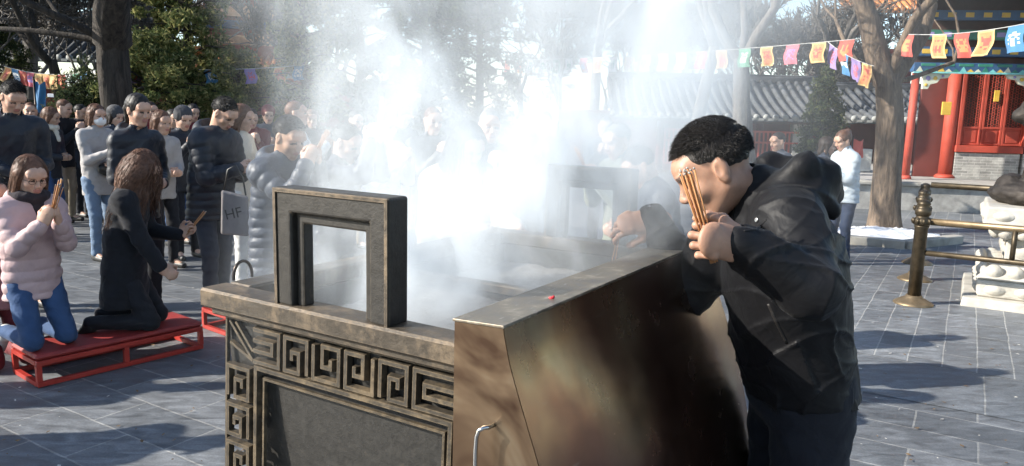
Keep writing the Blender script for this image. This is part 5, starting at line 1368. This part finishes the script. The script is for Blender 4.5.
def scarf(J, t, mt):
    S = Shape(); n = np.array(J['neck']); f = np.array(J['fwd']); sd = np.array(J['side']); up = np.array(J['up'])
    P = [n+up*.035+(f*math.cos(a)*.075+sd*math.sin(a)*.075)+f*.012 for a in np.linspace(0, 2*math.pi, 13)]
    for a, b in zip(P, P[1:]): S.cone(a, b, .032, .032, k=.01)
    S.cone(P[0]-up*.02, P[0]-up*.16+f*.03+sd*.03, .034, .03, k=.02, flat=f, fs=.6)
    V, Q, m = S.mesh(.009, lambda X: .005*wob(X, 60, 3)); add('scarf', np_mesh('scarf', V, Q), mt, t)
def sticks(J, W, i, label, up_=.22, n=4, dirv=None):
    p = W @ (J['wr'][i]+J['hd'][i]*.075+J['side']*(-.02 if i == 0 else .02)); d = W.to_3x3() @ (dirv or (J['up']*.9+J['fwd']*.45)); incense(p-d.normalized()*.05, p+d.normalized()*up_, label, n=n, r=.0035 if n < 6 else .003, spread=.007, group='incense held by the crowd')
def at_bench(s, back=0.0): return A_+d_*s+nrm*(.2+back)

# kneeling women (facing the burner, knees on the bench)
KF = math.degrees(math.atan2(-nrm.y, -nrm.x))
t, J, W = person(45, 4.8, KF+4, 'kneeling woman in glasses and pink puffer jacket with incense, left of the long-haired woman', h=1.5, top=pink_down, pants=jeans, hair='bob', hm=hair_brown, puffer=.013, pitch=.07, hem=.17, hood=True, legs='kneel', seat=.2, lean=4, hp=12, arms=('pray', 'pray'), fem=True, pos=at_bench(.11, .10), bulk=1.14, vox=.0075, wr=.003, hn=1500, shoes=shoe_w)
glasses(J, t); scarf(J, t, scarf_m); sticks(J, W, 0, 'incense sticks between the palms of the kneeling woman in pink', .2, 6); sticks(J, W, 1, 'second fan of incense held by the kneeling woman in pink', .2, 4, J['up']*1.0+J['side']*.35-J['fwd']*.2)
q = MB(); wc = J['wr'][1]-J['hd'][1]*.01; q.box((0, 0, 0), (.036, .03, .012), mat=frame(wc+J['hn'][1].normalized()*.028, J['hd'][1], J['hn'][1]), bev=.004); q.build('wrist_watch', black_leather, t)
t, J, W = person(135, 4.7, 12, 'kneeling woman in a long black coat with wavy brown hair down her back', h=1.56, top=wool_black, pants=black_tr, hair='long', hm=hair_brown, hem=.33, legs='kneel', seat=.2, lean=9, hp=22, hy=-10, arms=((Vector((.34, .14, .80)), (.7, .1, .4)), (Vector((.30, -.17, .60)), (.55, .1, -.5))), fem=True, pos=at_bench(.60, .04), bulk=1.14, vox=.009, hn=3200, wave=.016, hl=.4, skirt=1.15)
sticks(J, W, 0, 'short incense sticks held forward by the kneeling woman in black', .16, 4)
person(-22, 4.6, KF+5, 'worshipper in pink cut off by the left edge', h=1.62, top=fm('rose_cloth', (.55, .25, .25)), pants=maroon, hair='short', legs='kneel', seat=.0, lean=6, arms=('pray', 'pray'), fem=True, bulk=1.1)

# standing row behind them
t, J, W = person(8, 5.9, -35, 'young man in a dark jacket bowing his head at the far left edge', h=1.82, top=down_black, pants=black_tr, hair='short', hem=.14, lean=5, hp=28, arms=('belly', 'belly'), hn=2500, collar=True)
t, J, W = person(94, 8.0, -25, 'woman in a white face mask, short grey coat and light jeans', h=1.65, top=coat_grey, pants=jeans_l, hair='bob', hem=.2, lean=2, hp=4, arms=('belly', 'low'), fem=True, bulk=1.05)
mask(J, t)
q = MB(); S = Shape(); S.ell((.17, .02, 1.0), (.05, .13, .08), k=.02); V, Q, m = S.mesh(.012); b_ = add('shoulder_bag', np_mesh('shoulder_bag', V, Q), black_leather, None, atg(94, 8.0), R(-25)); tag(b_, 'small black bag held at the waist of the masked woman in grey', 'bag')
t, J, W = person(133, 5.7, -30, 'woman in a black down jacket over a white shirt with hair tied back', h=1.73, top=down_black, pants=black_tr, hair='pony', puffer=.01, hem=.14, lean=3, hp=10, arms=('belly', 'belly'), fem=True, hood=True, bulk=1.04, width=.94, hn=0)
S = Shape(); nk = J['neck']; S.ell(np.array(nk+J['fwd']*.06-J['up']*.03), (.035, .03, .06), k=.02); V, Q, m = S.mesh(.01); add('white_shirt', np_mesh('white_shirt', V, Q), white_c, t)
t, J, W = person(158, 7.6, -30, 'girl with a fringe in a pale grey hooded jacket behind the crowd', h=1.6, top=coat_grey, pants=black_tr, hair='bob', hem=.15, lean=3, hp=5, arms=('belly', 'belly'), fem=True, hood=True)
t, J, W = person(207, 5.95, -18, 'man in a bulky black puffer jacket and cap of short hair bowing to the burner', h=1.74, top=down_black, pants=fm('slate_trousers', (.02, .03, .05)), hair='short', puffer=.013, pitch=.062, hem=.16, lean=8, hp=26, arms=('low', 'low'), hood=True, bulk=1.2, vox=.008, wr=.004, hn=2500)
t, J, W = person(236, 6.9, -5, 'woman in a cream jacket and white trousers with loose brown hair', h=1.68, top=cream, pants=white_c, hair='long', hm=hair_brown, hem=.1, lean=3, hp=8, arms=('low', 'low'), fem=True, hn=900, shoes=shoe_w)
t, J, W = person(272, 4.55, -32, 'man in a slate blue puffer praying with closed hands right behind the iron ring', h=1.6, top=down_slate, pants=jeans_l, sk=sk_b, hair='short', puffer=.014, pitch=.062, hem=.34, lean=9, hp=12, arms=('face', 'face'), hood=True, bulk=1.12, vox=.0075, wr=.003, hn=3000)
sticks(J, W, 0, 'incense sticks in the joined hands of the man in the slate puffer', .18, 5)
# tote bag with lettering
TB = at(235, 212, 5.6); tb = thing('tote_bag', 'grey cloth tote bag lettered HF hanging beside the slate puffer jacket', 'bag', TB, R(12))
q = MB(); q.prism([(-.11, .2), (-.13, -.2), (.12, -.22), (.12, .14)], -.03, .03); bevel(q.build('bag', fm('tote_grey', (.2, .185, .185)), tb), .02, 3); tb.scale = (.82, 1, .85)
q = MB(); q.tube([(-.09, 0, .19), (-.05, 0, .38), (.02, 0, .42), (.08, 0, .3), (.1, 0, .15)], .009, 6); q.build('strap', black_leather, tb)
cu = bpy.data.curves.new('lettering', 'FONT'); cu.body = 'HF'; cu.size = .13; cu.extrude = .001; cu.align_x = 'CENTER'; lo_ = bpy.data.objects.new('lettering', cu); COL.objects.link(lo_); lo_.parent = tb; lo_.location = (0, -.033, -.05); lo_.rotation_euler = (R(90), R(-12), 0); cu.materials.append(black_leather)
dgm = bpy.context.evaluated_depsgraph_get(); me_ = bpy.data.meshes.new_from_object(lo_.evaluated_get(dgm)); bpy.data.objects.remove(lo_); add('lettering', me_, None, tb, (0, -.033, -.05)).rotation_euler = (R(90), R(-12), 0)
t, J, W = person(293, 7.2, 5, 'person in white raising their face to the smoke', h=1.73, top=white_c, pants=khaki, hair='short', hem=.1, lean=2, hp=-5, arms=('pray', 'pray'), hn=300)
t, J, W = person(332, 4.9, -20, 'dark-clad worshipper holding incense high left of the smoke', h=1.55, top=down_navy, pants=black_tr, hair='short', puffer=.01, hem=.15, lean=6, hp=15, arms=('high', 'high'), bulk=1.1, hn=800)
sticks(J, W, 0, 'incense raised above the head in the smoke at left', .22, 6, J['up'])
t, J, W = person(380, 6.2, -40, 'person in white just inside the left of the smoke', h=1.66, top=white_c, pants=black_tr, hair='short', lean=4, hp=10, arms=('pray', 'pray'), hn=200)
t, J, W = person(448, 4.1, -55, 'woman in a cream coat bending towards the burner inside the smoke', h=1.62, top=cream, pants=black_tr, sk=sk_c, hair='long', hem=.35, lean=14, hp=10, arms=('reach', 'low'), fem=True, bulk=1.2, hn=900, skirt=1.2)
t, J, W = person(488, 5.6, -75, 'grey-haired person in dark clothes behind the smoke', h=1.68, top=down_navy, pants=black_tr, hair='short', hm=hair_grey, lean=3, hp=6, arms=('pray', 'pray'), hn=600)
t, J, W = person(430, 6.8, -60, 'dark figure standing deep in the smoke', h=1.7, top=down_black, pants=black_tr, lean=3, hp=8, arms=('pray', 'pray'), hn=200)
t, J, W = person(545, 7.4, -95, 'far dark figure behind the densest smoke', h=1.7, top=down_navy, pants=black_tr, lean=3, hp=8, arms=('pray', 'pray'), hn=200)
# right of the smoke
t, J, W = person(628, 5.3, -150, 'elderly grey-haired person in olive behind the far handle', h=1.60, top=olive, pants=black_tr, sk=sk_c, hair='short', hm=hair_grey, hem=.2, lean=4, hp=14, arms=('pray', 'pray'), hn=900)
sticks(J, W, 0, 'incense in front of the elderly person in olive', .2, 4)
t, J, W = person(676, 4.5, -172, 'person in a dark puffer half hidden behind the leaning man', h=1.5, top=down_navy, pants=black_tr, hair='short', puffer=.01, hem=.3, lean=14, hp=20, arms=('low', 'low'), bulk=1.05, hn=500)
t, J, W = person(606, 8.4, -100, 'far person in black seen through the smoke at centre right', h=1.66, top=down_black, pants=black_tr, lean=2, hp=6, arms=('pray', 'pray'), hn=200)
t, J, W = person(783, 9.6, 200, 'far dark-haired person just behind the hood of the leaning man', h=1.52, top=down_slate, pants=black_tr, lean=2, hp=10, arms=('low', 'low'), hn=300)
t, J, W = person(826, 10.0, -20, 'far woman with dark hair facing the woman in pale blue', h=1.47, top=down_navy, pants=black_tr, hair='bob', lean=2, hp=6, arms=('low', 'low'), fem=True, hn=200)
t, J, W = person(853, 8.9, 195, 'woman with a bun in a pale blue puffer beside the thick tree', h=1.58, top=pale_blue, pants=fm('navy_jeans', (.02, .035, .075)), hair='bun', puffer=.012, hem=.12, lean=6, hp=14, arms=('low', 'low'), fem=True, bulk=1.18, hn=0)
# far crowd at left
far = [(30, 10.2, 'far man in black with glasses second from the left edge', 1.66, down_black), (46, 9.4, 'far woman in black holding a phone in the left crowd', 1.6, down_black), (60, 10.6, 'far tall man in a black coat in the left crowd', 1.72, wool_black), (77, 11.2, 'far person in navy behind the masked woman', 1.66, down_navy),
       (20, 11.5, 'far person in dark grey by the blue banner', 1.7, down_slate), (112, 9.6, 'dark-haired person between the masked woman and the woman in black down', 1.63, down_navy), (148, 10.5, 'far person in maroon behind the girl in pale grey', 1.72, maroon), (170, 9.0, 'far boy in dark blue right of the girl in pale grey', 1.62, down_navy),
       (181, 8.2, 'person in black with short hair left of the man in the bulky puffer', 1.64, down_black), (192, 10.8, 'far person in red-brown behind the bulky puffer jacket', 1.7, maroon), (222, 10.2, 'far person in black behind the bulky puffer', 1.76, down_black), (250, 9.6, 'far person in maroon behind the cream jacket', 1.66, maroon), (268, 10.8, 'far person in dark blue above the slate puffer', 1.7, down_navy), (312, 9.8, 'far dark person left in the thin smoke', 1.66, down_black), (352, 9.0, 'far dark person in the smoke left of the bending woman', 1.66, down_navy),
       (400, 10.4, 'far person deep in the smoke below the evergreens', 1.7, down_slate), (520, 10.4, 'far person hidden by the thickest smoke', 1.7, down_slate), (0, 9.0, 'far person in black cut by the left edge', 1.64, down_black)]
for i, (px, D, lb, h, tp) in enumerate(far):
    t, J, W = person(px, D, -30-(px-100)*.12+((i*37) % 40-20), lb, h=h, top=tp, pants=(black_tr, jeans, khaki)[i % 3] if i % 4 else black_tr, sk=(sk_a, sk_b, sk_c)[i % 3], hair=('short', 'bob', 'short', 'short')[i % 4], fem=i % 4 == 1, hem=.15+.1*(i % 3 == 0), lean=2+i % 4, hp=(i*13) % 18, hy=(i*29) % 30-15, arms=(('low', 'low'), ('belly', 'belly'), ('pray', 'pray'))[i % 3], vox=.016, hn=150, group='far worshippers in the crowd')
    if i in (5, 8, 12): beanie(J, t, (maroon, coat_grey, fm('charcoal_knit', (.05, .05, .055)))[i % 3])
    if i in (1, 3, 7, 10): scarf(J, t, (maroon, cream, coat_grey, scarf_m)[i % 4])

for i, (x, y, h) in enumerate(((-4.35, 3.05, 1.7), (-4.9, 3.75, 1.75), (-4.1, 2.4, 1.65))):  # unseen people added left of the frame to throw shadows across the paving
    person(-200, 4, -10+i*12, ('unseen shadow-casting worshipper added just beyond the left edge, nearest the camera of three', 'tall unseen worshipper added for its shadow beyond the left edge beside the kneeling bench', 'unseen worshipper added as shadow caster beyond the left edge level with the burner front')[i], h=h, top=down_black, hem=.2, lean=3, hp=10, arms=('pray', 'low'), vox=.018, hn=0, pos=Vector((x, y, 0)))
# ------------------------------------------------------------------ smoke
def smoke(name, lo, hi, plumes, label, step=.06, dens=1.0, ns=2.2, det=4, col=(.93, .97, 1.0), aniso=.0, thr=(.42, .70)):
    """closed box of smoke; plumes: (x0, y0, z0, dx/dz, dy/dz, r0, dr/dz, strength, fade height)"""
    lo = Vector(lo); hi = Vector(hi); c = (lo+hi)/2
    q = MB(); q.box((0, 0, 0), tuple(hi-lo)); m = bpy.data.materials.new(name); m.use_nodes = True; t = m.node_tree; t.nodes.clear()
    out = t.nodes.new('ShaderNodeOutputMaterial'); v = t.nodes.new('ShaderNodeVolumePrincipled'); L(t, v.outputs[0], out.inputs['Volume'])
    v.inputs['Color'].default_value = (*col, 1); v.inputs['Anisotropy'].default_value = aniso
    tc = t.nodes.new('ShaderNodeTexCoord'); ad = t.nodes.new('ShaderNodeVectorMath'); ad.operation = 'ADD'; L(t, tc.outputs['Object'], ad.inputs[0]); ad.inputs[1].default_value = c
    P = ad.outputs[0]
    mp = t.nodes.new('ShaderNodeMapping'); mp.inputs['Scale'].default_value = (1, 1, .62); L(t, P, mp.inputs[0])
    wn = noise(t, ns*.55, 2, .5, mp.outputs[0])
    wv = t.nodes.new('ShaderNodeVectorMath'); wv.operation = 'SUBTRACT'; L(t, wn.outputs['Color'], wv.inputs[0]); wv.inputs[1].default_value = (.5, .5, .5)
    w2 = t.nodes.new('ShaderNodeVectorMath'); w2.operation = 'MULTIPLY_ADD'; L(t, wv.outputs[0], w2.inputs[0]); w2.inputs[1].default_value = (.9, .9, .5); L(t, P, w2.inputs[2])
    sx = t.nodes.new('ShaderNodeSeparateXYZ'); L(t, w2.outputs[0], sx.inputs[0]); X, Y, Z = sx.outputs
    tot = None
    for (x0, y0, z0, kx, ky, r0, kr, s, fade) in plumes:
        h = mth(t, 'SUBTRACT', Z, z0); hp = mth(t, 'MAXIMUM', h, 0.0)
        dx = mth(t, 'SUBTRACT', X, mth(t, 'MULTIPLY_ADD', hp, kx, x0)); dy = mth(t, 'SUBTRACT', Y, mth(t, 'MULTIPLY_ADD', hp, ky, y0))
        r = mth(t, 'MULTIPLY_ADD', hp, kr, r0); d2 = mth(t, 'ADD', mth(t, 'MULTIPLY', dx, dx), mth(t, 'MULTIPLY', dy, dy)); g = mth(t, 'DIVIDE', d2, mth(t, 'MULTIPLY', r, r))
        e = mth(t, 'EXPONENT', mth(t, 'MULTIPLY', mth(t, 'MULTIPLY', g, g), -1.0)); e = mth(t, 'MULTIPLY', e, mth(t, 'MULTIPLY', s, mth(t, 'MULTIPLY_ADD', h, 6.0, 1.0, clamp=True)))
        e = mth(t, 'MULTIPLY', e, mth(t, 'EXPONENT', mth(t, 'MULTIPLY', hp, -1.0/fade)))
        tot = e if tot is None else mth(t, 'ADD', tot, e)
    n1 = noise(t, ns, det, .58, mp.outputs[0], .5)
    cl = t.nodes.new('ShaderNodeMapRange'); cl.interpolation_type = 'SMOOTHSTEP'; L(t, n1.outputs[0], cl.inputs[0]); cl.inputs[1].default_value = thr[0]; cl.inputs[2].default_value = thr[1]; cl.inputs[3].default_value = .03; cl.inputs[4].default_value = 1.3
    # nothing reaches the walls of the box
    so = t.nodes.new('ShaderNodeSeparateXYZ'); L(t, tc.outputs['Object'], so.inputs[0]); ed = None
    for k in range(3):
        half = (hi-lo)[k]/2; e = mth(t, 'MULTIPLY', mth(t, 'SUBTRACT', half, mth(t, 'ABSOLUTE', so.outputs[k])), 3.0, clamp=True); ed = e if ed is None else mth(t, 'MULTIPLY', ed, e)
    D_ = mth(t, 'MULTIPLY', mth(t, 'MULTIPLY', mth(t, 'MULTIPLY', tot, cl.outputs[0]), ed), dens); L(t, D_, v.inputs['Density'])
    o = q.build(name, m, None, c); tag(o, label, 'smoke', kind='stuff'); return o
cxx, cyy = BM @ Vector((.45, .7, 0)), 0
smoke('incense_smoke', (-2.6, 1.62, 1.0), (2.2, 5.2, 4.3),
      [(cxx.x+.14, cxx.y+.15, 1.06, .22, .2, .26, .25, 6.5, 1.6), (cxx.x-.2, cxx.y+.05, 1.06, -.30, .35, .22, .15, 5.5, 1.6), (cxx.x-.14, cxx.y-.08, 1.03, 0, .1, .52, .0, 42, .14), (cxx.x+.1, cxx.y+.7, 1.0, .1, .3, .45, .3, .5, 3)],
      'white incense smoke pouring up from the burner', ns=3.0, det=5)
smoke('drifting_smoke', (-2.6, 5.25, .4), (7.5, 10.5, 5.2),
      [(.2, 7, .4, .3, .1, 1.2, .3, .2, 6), (2.6, 8, .4, .3, .1, 1.2, .25, .06, 6)],
      'thin blue-grey smoke drifting across the courtyard behind the burner', ns=.9, det=3, thr=(.3, .7))
